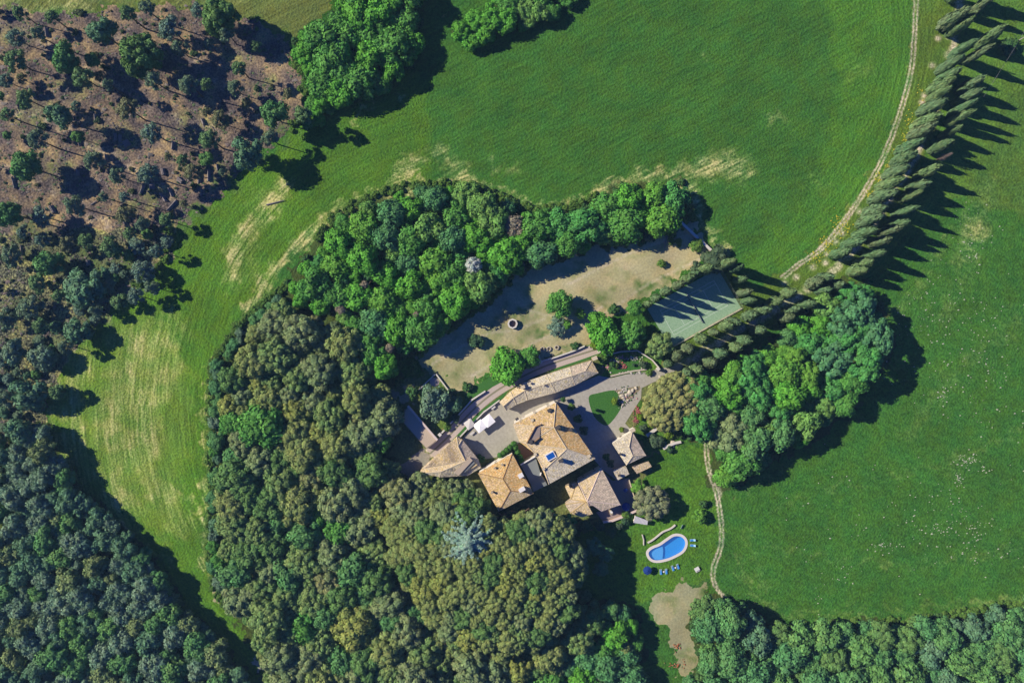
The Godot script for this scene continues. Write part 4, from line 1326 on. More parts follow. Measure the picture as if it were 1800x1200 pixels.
	var po := thing("swimming_pool", "kidney-shaped blue swimming pool with pale stone coping", "swimming pool", Vector3(mid.x, 0, mid.y))
	var cs := Shape.new()
	var ws := Shape.new()
	var n := rim.size()
	for i in n:
		var a := rim[i] - mid
		var b := rim[(i + 1) % n] - mid
		var a2 := a - (a.normalized()) * 1.0
		var b2 := b - (b.normalized()) * 1.0
		var near: Variant = func(p: Vector2) -> Vector2:
			var best := Vector2.ZERO
			var bd := 1e9
			for j in water.size():
				var q := Geometry2D.get_closest_point_to_segment(p, water[j] - mid, water[(j + 1) % water.size()] - mid)
				if q.distance_to(p) < bd:
					bd = q.distance_to(p)
					best = q
			return best
		a2 = near.call(a)
		b2 = near.call(b)
		cs.quad(Vector3(a.x, 0.16, a.y), Vector3(b.x, 0.16, b.y), Vector3(b2.x, 0.16, b2.y), Vector3(a2.x, 0.16, a2.y), Vector3.UP)
		cs.quad(Vector3(a.x, 0.16, a.y), Vector3(b.x, 0.16, b.y), Vector3(b.x, 0, b.y), Vector3(a.x, 0, a.y), Vector3(a.x, 0, a.y))
		ws.quad(Vector3(a2.x, 0.16, a2.y), Vector3(b2.x, 0.16, b2.y), Vector3(b2.x, -1.5, b2.y), Vector3(a2.x, -1.5, a2.y), Vector3(-a.x, 0, -a.y))
	put("coping", cs.mesh(), grain("pool coping", lit(218, 208, 196), lit(238, 230, 220), 2.0), po)
	put("basin_wall", ws.mesh(), plain(lit(70, 150, 225), 0.6), po)
	var fl := Shape.new()
	var wl := PackedVector2Array()
	for p in water:
		wl.append(p - mid)
	fl.cap(wl, -1.4, Vector3.UP)
	put("basin_floor", fl.mesh(), grain("pool floor", lit(44, 150, 224), lit(58, 166, 234), 3.0), po)
	var sh := Shape.new()
	var shallow: Array = Geometry2D.intersect_polygons(wl, PackedVector2Array([Vector2(-12, -8), Vector2(-2.4, -8), Vector2(-1.2, 1), Vector2(-1.8, 8), Vector2(-12, 8)]))
	if shallow.size() > 0:
		sh.prism(shallow[0], -1.39, -0.75)
		put("shallow_end", sh.mesh(), plain(lit(100, 184, 236), 0.6), po)
	var wa := Shape.new()
	wa.cap(wl, 0.02, Vector3.UP)
	var wm := plain(Color(0.35, 0.7, 1.0, 0.18), 0.05, 0.5)
	wm.transparency = BaseMaterial3D.TRANSPARENCY_ALPHA
	put("water", wa.mesh(), wm, po)
	# loungers
	lounger(1161.5, 1004.5, 0.12, "leftmost blue sun lounger below the pool")
	lounger(1171, 1003.5, 0.08, "blue sun lounger second from the left below the pool")
	lounger(1182.5, 998, 0.35, "blue sun lounger third from the left below the pool")
	lounger(1191.5, 995, 0.33, "rightmost blue sun lounger below the pool")
	lounger(1217.5, 948.8, -1.5, "upper blue sun lounger right of the pool")
	lounger(1217.8, 958.2, -1.62, "lower blue sun lounger right of the pool")
	for q in [[1166.5, 1004, "small white side table between the two left loungers"], [1187, 997, "small white side table between the two right loungers below the pool"]]:
		var o := thing("side_table", q[2], "table", g(q[0], q[1]))
		put("table_top", box_mesh(Vector3(0.6, 0.05, 0.6)), white, o, Transform3D(Basis(), Vector3(0, 0.42, 0)))
		put("pedestal", box_mesh(Vector3(0.1, 0.4, 0.1)), white, o, Transform3D(Basis(), Vector3(0, 0.2, 0)))
	var gt := thing("garden_table", "white garden table with bench on the lawn right of the loungers", "table", g(1224.5, 999), 0.5)
	put("table_top", box_mesh(Vector3(1.9, 0.07, 1.4)), plain(lit(226, 226, 214), 0.7), gt, Transform3D(Basis(), Vector3(0, 0.72, 0)))
	for sx in [-0.7, 0.7]:
		put("trestle", box_mesh(Vector3(0.1, 0.7, 1.0)), white, gt, Transform3D(Basis(), Vector3(sx, 0.34, 0)))
	put("bench_seat", box_mesh(Vector3(1.8, 0.06, 0.35)), plain(lit(214, 214, 204), 0.7), gt, Transform3D(Basis(), Vector3(0, 0.42, 1.05)))
	put("bench_leg", box_mesh(Vector3(1.4, 0.4, 0.1)), white, gt, Transform3D(Basis(), Vector3(0, 0.2, 1.05)))
	var be := thing("bench", "small pale bench on the lawn above the pool", "bench", g(1198.5, 925), 1.1)
	put("seat", box_mesh(Vector3(1.7, 0.07, 0.45)), plain(lit(160, 190, 160), 0.7), be, Transform3D(Basis(), Vector3(0, 0.44, 0)))
	put("backrest", box_mesh(Vector3(1.7, 0.4, 0.06)), plain(lit(160, 190, 160), 0.7), be, Transform3D(Basis(Vector3.RIGHT, -0.15), Vector3(0, 0.72, -0.24)))
	for sx in [-0.75, 0.75]:
		put("leg", box_mesh(Vector3(0.07, 0.42, 0.4)), plain(lit(150, 170, 150), 0.7), be, Transform3D(Basis(), Vector3(sx, 0.2, 0)))
	# well and tree rings
	var we := thing("stone_well", "round stone well with pale rim and dark mouth on the dry terrace", "well", g(901, 569))
	put("shaft", ring(1.9, 0.5, 1.35, 16), rubble, we)
	put("rim", ring(2.0, 0.62, 0.16, 8), cope, we, Transform3D(Basis(), Vector3(0, 1.352, 0)))
	var wf := Shape.new()
	var wp := PackedVector2Array()
	for i in 16:
		wp.append(Vector2(cos(TAU * i / 16), sin(TAU * i / 16)) * 1.42)
	wf.cap(wp, 0.05, Vector3.UP)
	put("well_floor", wf.mesh(), grain("well floor", lit(120, 108, 112), lit(160, 146, 148), 1.2), we)
	for q in [[953.5, 613.5, "leftmost of three stone tree rings above the lane"], [964.5, 613, "middle of three stone tree rings above the lane"], [978.5, 610.5, "rightmost of three stone tree rings above the lane"]]:
		var o := thing("tree_ring", q[2], "planter", g(q[0], q[1]), 0.0, "stone tree rings above the lane")
		put("rim", ring(0.95, 0.38, 0.55, 9, 0.2), stone, o)
		var st := Shape.new()
		st.tube(Vector3.ZERO, Vector3(0.05, 0.9, 0), 0.16, 0.12)
		put("stump", st.mesh(), bark_mat, o)
	var gs := thing("garden_shelter", "small brown wooden shelter in the walled garden", "shelter", g(777.5, 690.5), 0.6)
	put("roof", box_mesh(Vector3(2.2, 0.12, 2.0)), plain(lit(122, 84, 66), 0.85), gs, Transform3D(Basis(Vector3.RIGHT, 0.15), Vector3(0, 1.9, 0)))
	for sx in [-0.95, 0.95]:
		for sz in [-0.85, 0.85]:
			put("post", box_mesh(Vector3(0.1, 1.9, 0.1)), bark_mat, gs, Transform3D(Basis(), Vector3(sx, 0.94, sz)))
	var mp := PackedVector2Array()
	for i in 20:
		var c := g(763.5 + cos(TAU * i / 20) * 8.5, 671.5 + sin(TAU * i / 20) * 8.0)
		mp.append(Vector2(c.x, c.z))
	var gp := sheet("gravel_circle", mp, 0.05, grain("circle", lit(176, 162, 156), lit(204, 190, 182), 2.0))
	gp.name = "paved_circle"
	# rocks of the rock garden
	var rocks := [[1107, 689, 1.6], [1112, 686, 1.2], [1093, 695, 1.4], [1096, 698, 1.1], [1101, 694, 1.0], [1089, 690, 0.9], [1118, 682, 0.9], [1095, 711, 0.9], [1104, 703, 0.8], [1160, 662, 0.9], [1182, 777, 1.4], [1172, 784, 1.2], [1192, 778, 1.0]]
	rocks.sort_custom(func(a, b): return a[0] < b[0])
	var rn := 0
	for q in rocks:
		var s := Shape.new()
		s.ball(Vector3.ZERO, Vector3(q[2], q[2] * 0.6, q[2] * 0.8) * 0.75, 4, 7, 0.22, int(q[0]))
		tag(put("rock", s.mesh(), stone, self, Transform3D(Basis(Vector3.UP, rr(0, 6)), g(q[0], q[1]) + Vector3.UP * 0.15)), "pale rock in the garden beds right of the villa, %s from the left" % ordinal(rn), "rock", "pale rocks in the garden beds")
		rn += 1
	# the court
	var cr := [[1303, 541], [1178, 610], [1137, 541], [1262, 472]]
	sheet("tennis_court", poly_px(cr), 0.05, grain("court", lit(132, 166, 132), lit(158, 186, 152), 12.0, 0.05))
	var c0 := g(1220, 541)
	var ax := (g(1303, 541) - g(1178, 610)).normalized()
	var ay := Vector3(-ax.z, 0, ax.x)
	var line_mat := plain(lit(214, 226, 210), 0.8)
	var cl := thing("court_markings", "white painted lines of the green tennis court", "court lines", c0 + Vector3.UP * 0.056, atan2(-ax.z, ax.x))
	for q in [[0, 5.485, 23.77, 0.1], [0, -5.485, 23.77, 0.1], [0, 4.115, 23.77, 0.1], [0, -4.115, 23.77, 0.1]]:
		put("line", box_mesh(Vector3(q[2], 0.006, 0.12)), line_mat, cl, Transform3D(Basis(), Vector3(q[0], 0, q[1])))
	for q in [[11.885, 0, 10.97], [-11.885, 0, 10.97], [6.4, 0, 8.1], [-6.4, 0, 8.1]]:
		put("line", box_mesh(Vector3(0.12, 0.0065, q[2])), line_mat, cl, Transform3D(Basis(), Vector3(q[0], 0, q[1])))
	put("line", box_mesh(Vector3(12.7, 0.007, 0.1)), line_mat, cl)
	var net := thing("tennis_net", "dark net across the middle of the tennis court", "net", c0 + Vector3.UP * 0.05, atan2(-ax.z, ax.x))
	put("mesh", box_mesh(Vector3(0.03, 0.85, 12.8)), plain(lit(70, 96, 82), 0.9), net, Transform3D(Basis(), Vector3(0, 0.48, 0)))
	put("tape", box_mesh(Vector3(0.06, 0.06, 12.8)), white, net, Transform3D(Basis(), Vector3(0, 0.93, 0)))
	for sz in [-6.45, 6.45]:
		put("post", box_mesh(Vector3(0.1, 1.1, 0.1)), plain(lit(60, 90, 70), 0.5), net, Transform3D(Basis(), Vector3(0, 0.55, sz)))
	wall("court_kerb", "long cream kerb wall along the lower side of the tennis court", "kerb", [[1304, 542], [1262, 565], [1220, 588.5], [1178, 612]], 0.35, 0.45, stone, grain("kerb", lit(200, 190, 156), lit(222, 212, 180), 2.0))
	for sgn in [0, 1]:
		var fe := thing("court_fence", ["wire fence on posts along the lower side of the tennis court", "wire fence on posts across the right end of the tennis court"][sgn], "fence", g(1303.5, 541.5))
		var a := Vector3.ZERO
		var b: Vector3 = [g(1177, 611), g(1263, 471)][sgn] - g(1303.5, 541.5)
		var cnt: int = [11, 7][sgn]
		for i in cnt:
			put("post", box_mesh(Vector3(0.09, 3.0, 0.09)), plain(lit(120, 130, 120), 0.5), fe, Transform3D(Basis(), a.lerp(b, (i + 0.3) / cnt) + Vector3.UP * 1.5))
		for y in [0.4, 1.7, 2.95]:
			var t := Shape.new()
			t.tube(a + Vector3.UP * y, b + Vector3.UP * y, 0.03, 0.03, 5)
			put("rail", t.mesh(), plain(lit(150, 156, 146), 0.5), fe)
	# power pole on the meadow at the right edge
	var up := thing("utility_pole", "thin utility pole at the edge of the right meadow near the round bush", "pole", g(1790, 72))
	var ps := Shape.new()
	ps.tube(Vector3.ZERO, Vector3(0, 9, 0), 0.16, 0.1, 8)
	put("shaft", ps.mesh(), plain(lit(190, 186, 176), 0.8), up)
	put("cross_arm", box_mesh(Vector3(1.8, 0.12, 0.12)), plain(lit(200, 198, 190), 0.7), up, Transform3D(Basis(Vector3.UP, 0.5), Vector3(0, 8.7, 0)))
	var wr := Shape.new()
	wr.tube(g(1796, 66, 8.7), g(1730, 170, 8.0), 0.03, 0.03, 4)
	wr.tube(g(1796, 66, 8.7), g(1812, 30, 8.7), 0.03, 0.03, 4)
	tag(put("power_cable", wr.mesh(), plain(lit(150, 150, 150), 0.5), self), "thin power cable crossing the meadow corner by the avenue", "cable")

# ---------------------------------------------------------------- trees one can tell apart
func build_trees() -> void:
	# the avenue: two rows of cypresses
	var west := [[1690, -20], [1678, 30], [1686, 48], [1690, 85], [1672, 112], [1668, 130], [1657, 148], [1650, 165], [1640, 188], [1627, 212], [1620, 232], [1598, 258], [1590, 280], [1575, 302], [1564, 324], [1552, 345], [1538, 368], [1528, 390], [1518, 408], [1500, 425], [1480, 444], [1452, 488], [1432, 496], [1388, 515], [1362, 530], [1342, 545], [1318, 555], [1290, 568]]
	var east := [[1745, -12], [1722, 12], [1700, 36], [1740, 66], [1720, 92], [1716, 130], [1706, 148], [1700, 170], [1692, 192], [1687, 206], [1672, 232], [1656, 258], [1646, 278], [1628, 303], [1612, 328], [1601, 344], [1588, 370], [1578, 392], [1564, 405], [1545, 425], [1535, 444], [1518, 461], [1506, 477], [1448, 508], [1468, 497], [1420, 536], [1383, 557], [1396, 544], [1333, 583], [1308, 597]]
	var k := 0
	for q in west:
		var h := rr(14.5, 18.5) if q[1] < 440 else rr(12, 15)
		cypress("cypress_tree", q[0] + rr(-2, 2), q[1] + rr(-2, 2), h, rr(1.9, 2.7), "COLOR cypress in the avenue's left row, %s from the top edge" % ordinal(k), "cypresses of the avenue")
		take(q[0], q[1], 14)
		k += 1
	k = 0
	for q in east:
		if q[0] != 1716 and q[0] != 1646:
			var h := rr(14, 18) if q[1] < 450 else rr(12, 15)
			cypress("cypress_tree", q[0] + rr(-2, 2), q[1] + rr(-2, 2), h, rr(1.6, 2.4), "COLOR cypress in the avenue's right row, %s from the top edge" % ordinal(k), "cypresses of the avenue")
		take(q[0], q[1], 14)
		k += 1
	k = 0
	for q in [[1240, 474, 11, 2.5], [1222, 482, 9, 2.0], [1210, 490, 10, 2.4], [1193, 501, 10, 2.0], [1172, 511, 9.5, 2.1], [1155, 523, 9, 2.0], [1138, 534, 8, 1.8], [1280, 463, 11, 2.2], [1296, 470, 10, 2.0], [1302, 490, 10, 1.7], [1308, 514, 10, 1.8], [1316, 528, 10, 1.7]]:
		cypress("cypress_tree", q[0], q[1], q[2] * 1.5, q[3] * 0.85, "COLOR clipped cypress beside the tennis court, %s along from its top right" % ordinal(k) if k > 6 else "COLOR round-topped cypress above the tennis court, %s from the right" % ordinal(k), "cypresses round the tennis court")
		take(q[0], q[1], 12)
		k += 1
	k = 0
	for q in [[1278, 573, 11, 2.3], [1233, 595, 9, 2.5], [1255, 583, 8, 1.6], [1210, 613, 9, 2.7], [1191, 626, 8.5, 2.4], [1292, 611, 10, 2.3], [1267, 622, 10, 2.6], [1248, 635, 9, 2.6], [1225, 650, 9, 2.4], [1207, 655, 8, 2.2], [1175, 640, 6, 1.8]]:
		cypress("cypress_tree", q[0], q[1], q[2] * 1.3, q[3] * 0.95, "COLOR stout cypress below the tennis court, %s from the court's right end" % ordinal(k), "cypresses below the tennis court")
		take(q[0], q[1], 13)
		k += 1
	for q in [[1720, 92, 13.0, "grey dead cypress with bare twigs in the avenue's right row"], [1660, 275, 9.0, "pale dead cypress top in the avenue, lower of the two dead ones"]]:
		var at := g(q[0], q[1], q[2] * 0.5)
		at.y = 0
		var o := thing("dead_cypress", q[3], "dead tree", at)
		var s := Shape.new()
		s.tube(Vector3.ZERO, Vector3(0.1, q[2], 0), 0.2, 0.03)
		put("trunk", s.mesh(), bark_mat, o)
		var tw := Shape.new()
		for i in 260:
			var y := rr(0.12, 0.98)
			var a := rr(0, TAU)
			var w := 1.7 * (1.0 - y) + 0.25
			var p0 := Vector3(0, y * q[2] * 0.96, 0)
			tw.tube(p0, p0 + Vector3(cos(a) * w, rr(0.6, 1.6), sin(a) * w), 0.035, 0.01, 3)
		put("twigs", tw.mesh(), plain(lit(150, 134, 128), 0.9), o)
	# trees with a character of their own
	tree("holm_oak", "grand", 0, 1187, 707, 57, 13, "huge round COLOR holm oak between the drive and the right-hand copse", "holm oak")
	tree("holm_oak", "grand", 1, 1148, 885, 31, 8, "round COLOR tree beside the terrace above the pool", "holm oak")
	tree("laurel_bush", "feathery", 3, 1123, 856, 14, 4, "bright COLOR bush between the terrace wall and the round tree", "bush")
	tree("cedar_tree", "cedar", 0, 823, 952, 46, 24, "COLOR cedar with star-like boughs standing in the wooded knoll", "cedar", "", "tall", 0.5)
	tree("silver_tree", "silver", 0, 832, 467, 19, 11, "single COLOR tree at the edge of the wood above the well", "tree")
	for q in [[597, 543, 9, "small pinkish bare-looking tree in the left of the big wood"], [905, 400, 22, "pinkish-brown tree inside the wood above the dry terrace"], [684, 612, 10, "pale pink flowering tree low in the wood left of the well"], [731, 553, 7, "tiny pale pink tree among the green wood left of the well"], [640, 500, 9, "pale brownish tree in the middle of the big wood"]]:
		tree("pale_tree", "bronze", 0, q[0], q[1], q[2], 9, q[3], "tree")
		take(q[0], q[1], q[2])
	tree("walnut_tree", "leafy", 2, 984, 534, 25, 9, "dark COLOR round tree on the dry terrace right of the well", "tree")
	tree("fruit_tree", "feathery", 2, 1021, 551, 11, 4.5, "small COLOR tree in the shade of the terrace's round tree", "tree")
	tree("olive_tree", "pine", 4, 981, 573, 20, 4.5, "sparse COLOR olive between the round tree and the tree rings", "olive tree")
	tree("fruit_tree", "leafy", 8, 997, 570, 9, 4, "little COLOR tree right of the sparse olive", "tree")
	tree("shade_tree", "leafy", 0, 1052, 568, 26, 9, "bright COLOR tree, upper left of the pair by the tennis court's end", "tree")
	tree("shade_tree", "leafy", 1, 1066, 592, 36, 10, "biggest bright COLOR tree beside the lane, left of the court", "tree")
	tree("shade_tree", "leafy", 3, 1112, 588, 28, 9, "COLOR tree touching the left end of the tennis court", "tree")
	tree("holm_oak", "holm", 11, 1160, 608, 26, 8, "COLOR holm oak by the lower left corner of the tennis court", "holm oak")
	tree("court_tree", "leafy", 2, 1116, 541, 16, 8, "COLOR round tree left of the court's cypress hedge", "tree")
	tree("garden_shrub", "shrub", 0, 1079, 543, 11, 3, "COLOR round shrub left of the court's cypress hedge", "shrub")
	tree("garden_shrub", "shrub", 1, 838, 600, 17, 3.4, "COLOR lone shrub on the dry terrace below the well", "shrub")
	tree("lime_tree", "leafy", 1, 890, 645, 37, 9, "big COLOR tree over the lane at the barn's left end", "tree")
	tree("lime_tree", "leafy", 2, 932, 628, 18, 6, "COLOR smaller tree leaning out right of the lane tree", "tree")
	tree("cypress_oak", "dusky", 4, 762, 706, 32, 9, "COLOR round tree filling the walled garden", "tree")
	tree("garden_shrub", "dusky", 0, 797, 712, 17, 6, "COLOR tree in the walled garden's shaded right corner", "tree")
	tree("grey_oak", "holm", 2, 1284, 762, 43, 12, "broad COLOR round tree at the copse's lower left beside the track", "tree")
	tree("poplar_tree", "feathery", 4, 1044, 962, 15, 9, "slim COLOR tree in the knoll's shadow, left one", "tree")
	tree("poplar_tree", "feathery", 5, 1066, 973, 16, 8, "slim COLOR tree in the knoll's shadow, right one", "tree")
	tree("poplar_tree", "leafy", 4, 1056, 1000, 14, 8, "slim COLOR tree in the knoll's shadow, lower one", "tree")
	tree("laurel_bush", "feathery", 0, 999, 919, 17, 10, "bright COLOR tree standing where the knoll meets the lower wing", "tree")
	tree("golden_shrub", "feathery", 2, 1230, 908, 12, 4.0, "golden COLOR shrub in the shadow right of the pool bench", "shrub")
	tree("garden_shrub", "shrub", 0, 1237, 886, 9, 2.5, "round COLOR shrub just above the golden shrub", "shrub")
	tree("garden_shrub", "shrub", 8, 1155, 776, 14, 3.2, "COLOR ball shrub right of the garden house", "shrub")
	tree("garden_shrub", "shrub", 9, 1145, 744, 10, 2.2, "COLOR shrub above the slab wall in the small garden", "shrub")
	tree("meadow_bush", "shrub", 0, 1776, 80, 20, 4, "round COLOR bush on the meadow beside the cypress shadows", "bush")
	tree("garden_shrub", "shrub", 2, 1226, 431, 13, 3.0, "COLOR bush at the foot of the orchard wall", "bush")
	tree("garden_shrub", "shrub", 3, 1260, 455, 24, 5, "COLOR broad bush at the top corner of the tennis court", "bush")
	tree("garden_shrub", "shrub", 2, 1164, 463, 9, 2.2, "COLOR small bush alone on the dry terrace's right half", "bush")
	tree("garden_shrub", "shrub", 3, 1140, 412, 16, 4, "COLOR bush at the wood's edge above the dry terrace", "bush")
	tree("track_bush", "leafy", 8, 1279, 836, 22, 8, "COLOR tree at the copse's lower tip beside the track", "tree")
	tree("garden_shrub", "shrub", 0, 1462, 451, 6, 2.0, "small COLOR bush beside the field track near the avenue gap", "bush")
	for q in [[1081, 705, 7, 2, 4], [1016, 736, 9, 4, 0], [1026, 757, 10, 5, 3], [1005, 715, 7, 3, 2], [990, 702, 6, 2.5, 0], [1073, 815, 9, 3, 3], [1066, 803, 8, 3, 0], [1093, 755, 6, 1.6, 4], [1083, 642, 6, 1.5, 2], [1115, 641, 4, 1.0, 1], [1076, 640, 6, 2, 0], [1100, 905, 8, 2, 2], [1075, 935, 10, 2.5, 0], [1090, 925, 7, 2, 3], [1125, 733, 8, 1.6, 4], [1132, 752, 8, 1.6, 3], [1137, 728, 7, 1.4, 0], [1176, 764, 10, 2.2, 4], [1196, 762, 9, 2.4, 2], [1178, 790, 7, 1.6, 1], [845, 806, 8, 2, 0], [800, 735, 9, 2, 3], [786, 750, 9, 1.5, 2], [742, 735, 10, 3, 0], [770, 730, 9, 2, 3], [725, 690, 12, 4, 0], [795, 690, 10, 3, 1], [820, 680, 9, 2, 0], [1045, 607, 9, 2, 4], [1010, 608, 9, 1.6, 0], [1058, 628, 9, 3, 2], [1100, 917, 9, 2, 1], [1030, 925, 12, 4, 0], [1055, 925, 10, 3, 1], [1242, 650, 10, 3, 0], [1130, 640, 8, 2, 3], [1142, 655, 7, 1.4, 2], [1226, 470, 12, 3, 3]]:
		if q[0] == 1030 and q[1] == 735:
			pass
		tree("garden_shrub", "shrub", q[4] * 1, q[0], q[1], q[2], q[3] * 1.25, "COLOR garden shrub, %s" % photo_place(q[0], q[1]), "shrub", "shrubs of the gardens")
	# ivy and hedge on the annexe corner
	var iv := thing("ivy_hedge", "tall bright green ivy-clad hedge between annexe and courtyard", "hedge", g(900, 790))
	var lb := []
	for q in [[879, 800], [885, 796], [891, 791], [897, 786], [903, 780], [906, 787], [910, 795], [914, 803], [917, 810]]:
		for y in [1.0, 2.6, 4.2, 5.6]:
			var w := g(q[0], q[1], y) - g(900, 790)
			lb.append([Vector3(w.x, y, w.z), 1.05, 0.9])
	put("foliage", foliage(lb, 5200, 0.2, lin(.06, .17, .03), 0.25, 88, 0.8), leaf_mat, iv)
	# trees of the cleared hillside, tall bare trunks under small crowns
	for q in [[63, 55, 14, 0], [88, 28, 13, 1], [170, 50, 27, 0], [110, 103, 27, 1], [140, 133, 19, 1], [242, 95, 40, 3], [295, 46, 20, 2], [383, 27, 34, 3], [396, 57, 15, 0], [266, 137, 17, 0], [327, 147, 17, 0], [187, 147, 11, 0], [220, 190, 17, 3], [100, 203, 25, 0], [40, 170, 17, 1], [9, 200, 12, 1], [60, 243, 19, 0], [262, 230, 18, 2], [365, 243, 18, 1], [417, 117, 14, 1], [42, 290, 27, 1], [160, 280, 18, 0], [257, 303, 18, 2], [127, 360, 20, 0], [12, 375, 26, 1], [477, 197, 26, 1], [432, 267, 27, 0], [473, 240, 15, 0], [530, 200, 17, 1], [247, 392, 14, 0], [83, 463, 25, 1], [190, 433, 20, 1], [63, 497, 18, 1], [139, 503, 38, 0], [247, 477, 19, 2], [130, 580, 25, 0], [46, 540, 22, 0], [22, 617, 24, 2], [70, 627, 26, 2], [46, 693, 31, 0], [29, 763, 28, 0], [67, 573, 14, 1], [147, 423, 14, 1], [20, 103, 20, 1], [215, 345, 10, 2], [180, 345, 9, 0], [30, 20, 14, 1], [220, 20, 16, 1], [255, 10, 15, 0], [345, 15, 12, 2], [205, 530, 16, 1], [165, 545, 14, 0], [15, 450, 20, 0], [100, 520, 12, 1], [8, 560, 20, 0], [95, 690, 14, 1], [5, 700, 20, 0], [70, 420, 14, 2], [225, 410, 12, 1], [270, 440, 14, 2], [265, 505, 14, 0], [235, 520, 15, 2], [110, 610, 15, 0], [290, 385, 13, 1]]:
		var h: float = 11.0 + q[2] * 0.17 + rr(-1.5, 3.0)
		if q[1] > 380:
			h *= 0.62
		var kind := "pine" if q[2] < 24 else ("dusky" if q[3] != 3 else "holm")
		tree("pine_tree", kind, q[3] * 2 + rng.randi() % 2, q[0], q[1], q[2], h, "%s COLOR pine on the cleared hillside, %s" % ["broad" if q[2] >= 24 else ("small" if q[2] < 15 else "middling"), photo_place(q[0], q[1])], "pine", "trees on the cleared hillside", "tall", 1.15)
		take(q[0], q[1], q[2])
	# woods
	print("c ", wood([[960, 1170], [1040, 1130], [1060, 1090], [1080, 1065], [1110, 1058], [1124, 1100], [1138, 1130], [1140, 1240], [900, 1240]], "elm_tree", "elm tree", "below the knoll", "trees below the knoll", [["leafy", 1], ["leafy", 2], ["leafy", 0], ["leafy", 1]], 12, 32, 7, 10, 1500, 0.6))
	var knoll := func(c: Vector2, h: float) -> float:
		if c.y < 905 and c.x < 990:
			return 8.0 + (h - 9.5) * 0.3 + clampf((c.y - 850.0) / 55.0, 0, 1) * 4.0
		return 15.0 + 6.5 * clampf(1.0 - pow(c.distance_to(Vector2(860, 1000)) / 195.0, 2.0), 0, 1) + (h - 9.5) * 0.3
	wood([[672, 900], [720, 855], [790, 832], [845, 856], [880, 908], [950, 890], [1002, 908], [1028, 960], [1032, 1040], [1008, 1105], [950, 1150], [880, 1165], [800, 1145], [740, 1090], [700, 1020], [678, 960]], "holm_oak", "holm oak", "on the wooded knoll", "holm oaks of the knoll", [["holm", 0], ["holm", 0], ["holm", 2], ["holm", 0], ["holm", 1], ["holm", 5], ["holm", 0], ["holm", 3]], 13, 27, 8, 11, 4500, 0.5, "broad", knoll)
	wood([[366, 640], [420, 575], [505, 500], [512, 520], [430, 600], [392, 660], [394, 900], [396, 1000], [420, 1080], [392, 1062], [362, 1000]], "edge_tree", "small tree", "edging the left wood", "low trees edging the left wood", [["dusky", 0], ["leafy", 2], ["dusky", 1], ["leafy", 1], ["dusky", 2]], 9, 20, 3.5, 6, 1500, 0.55)
	print("w ", wood(WOOD_W, "holm_oak", "holm oak", "in the left wood", "trees of the left wood", [["holm", 0], ["holm", 1], ["holm", 1], ["holm", 4], ["holm", 5], ["holm", 5], ["leafy", 1], ["holm", 3], ["holm", 1], ["dusky", 1], ["holm", 0], ["holm", 2], ["holm", 3], ["holm", 5]], 12, 38, 7, 14, 7000, 0.54))
	print("n ", wood(WOOD_N, "ash_tree", "ash tree", "in the middle wood", "trees of the middle wood", [["leafy", 0], ["leafy", 1], ["leafy", 1], ["leafy", 0], ["leafy", 3], ["leafy", 0], ["feathery", 0], ["leafy", 2], ["leafy", 4]], 11, 34, 6, 12, 5500, 0.6))
	print("sw ", wood(WOOD_SW, "oak_tree", "oak tree", "in the lower-left wood", "trees of the lower-left wood", [["dusky", 0], ["dusky", 0], ["dusky", 1], ["dusky", 2], ["dusky", 3], ["dusky", 2], ["dusky", 4]], 12, 27, 6.5, 10, 7000, 0.62))
	print("s ", wood(WOOD_S, "elm_tree", "elm tree", "in the bottom wood", "trees of the bottom wood", [["dusky", 1], ["dusky", 3], ["dusky", 1], ["leafy", 2], ["holm", 3], ["dusky", 0]], 12, 34, 8, 14, 4000, 0.6))
	print("e ", wood([[1455, 560], [1480, 500], [1530, 497], [1560, 550], [1572, 600], [1560, 645], [1515, 690], [1490, 690], [1440, 640]], "acacia_tree", "acacia", "in the right-hand copse", "trees of the right-hand copse", [["feathery", 0], ["feathery", 2], ["leafy", 1], ["feathery", 0]], 12, 34, 10, 16, 1200, 0.56))
	print("e2 ", wood([[1240, 660], [1340, 612], [1420, 600], [1450, 660], [1440, 720], [1390, 750], [1310, 720], [1260, 720]], "acacia_tree", "acacia", "in the right-hand copse", "trees of the right-hand copse", [["feathery", 0], ["feathery", 1], ["leafy", 0], ["leafy", 4], ["feathery", 0]], 12, 36, 9, 15, 1200, 0.56))
	print("e3 ", wood(COPSE_E, "acacia_tree", "acacia", "in the right-hand copse", "trees of the right-hand copse", [["feathery", 0], ["leafy", 0], ["leafy", 1], ["leafy", 3], ["dusky", 1]], 12, 33, 8, 13, 2600, 0.58))
	print("t ", wood(COPSE_N, "maple_tree", "maple", "in the top copse", "trees of the top copse", [["leafy", 0], ["leafy", 1], ["leafy", 0], ["leafy", 1]], 12, 38, 6, 12, 1600, 0.58))
	wood([[770, 50], [850, 4], [940, -40], [1025, -60], [985, 30], [890, 66], [825, 90]], "hedge_tree", "hedge tree", "in the top hedgerow", "trees of the top hedgerow", [["leafy", 0], ["leafy", 1], ["leafy", 3], ["leafy", 0]], 10, 25, 4, 7, 900, 0.55)
	wood([[500, 225], [545, 160], [600, 190], [560, 225]], "field_maple", "tree", "by the top copse", "small trees by the top copse", [["leafy", 0], ["leafy", 1]], 8, 16, 3, 5, 160, 0.6)
	wood([[240, 390], [300, 395], [300, 440], [250, 470], [180, 560], [90, 660], [80, 740], [-30, 810], [-30, 640], [100, 560]], "scrub_tree", "small tree", "on the hillside edge", "scrub trees of the hillside", [["dusky", 0], ["pine", 0], ["dusky", 3], ["pine", 2]], 8, 17, 2.5, 5, 700, 0.72)
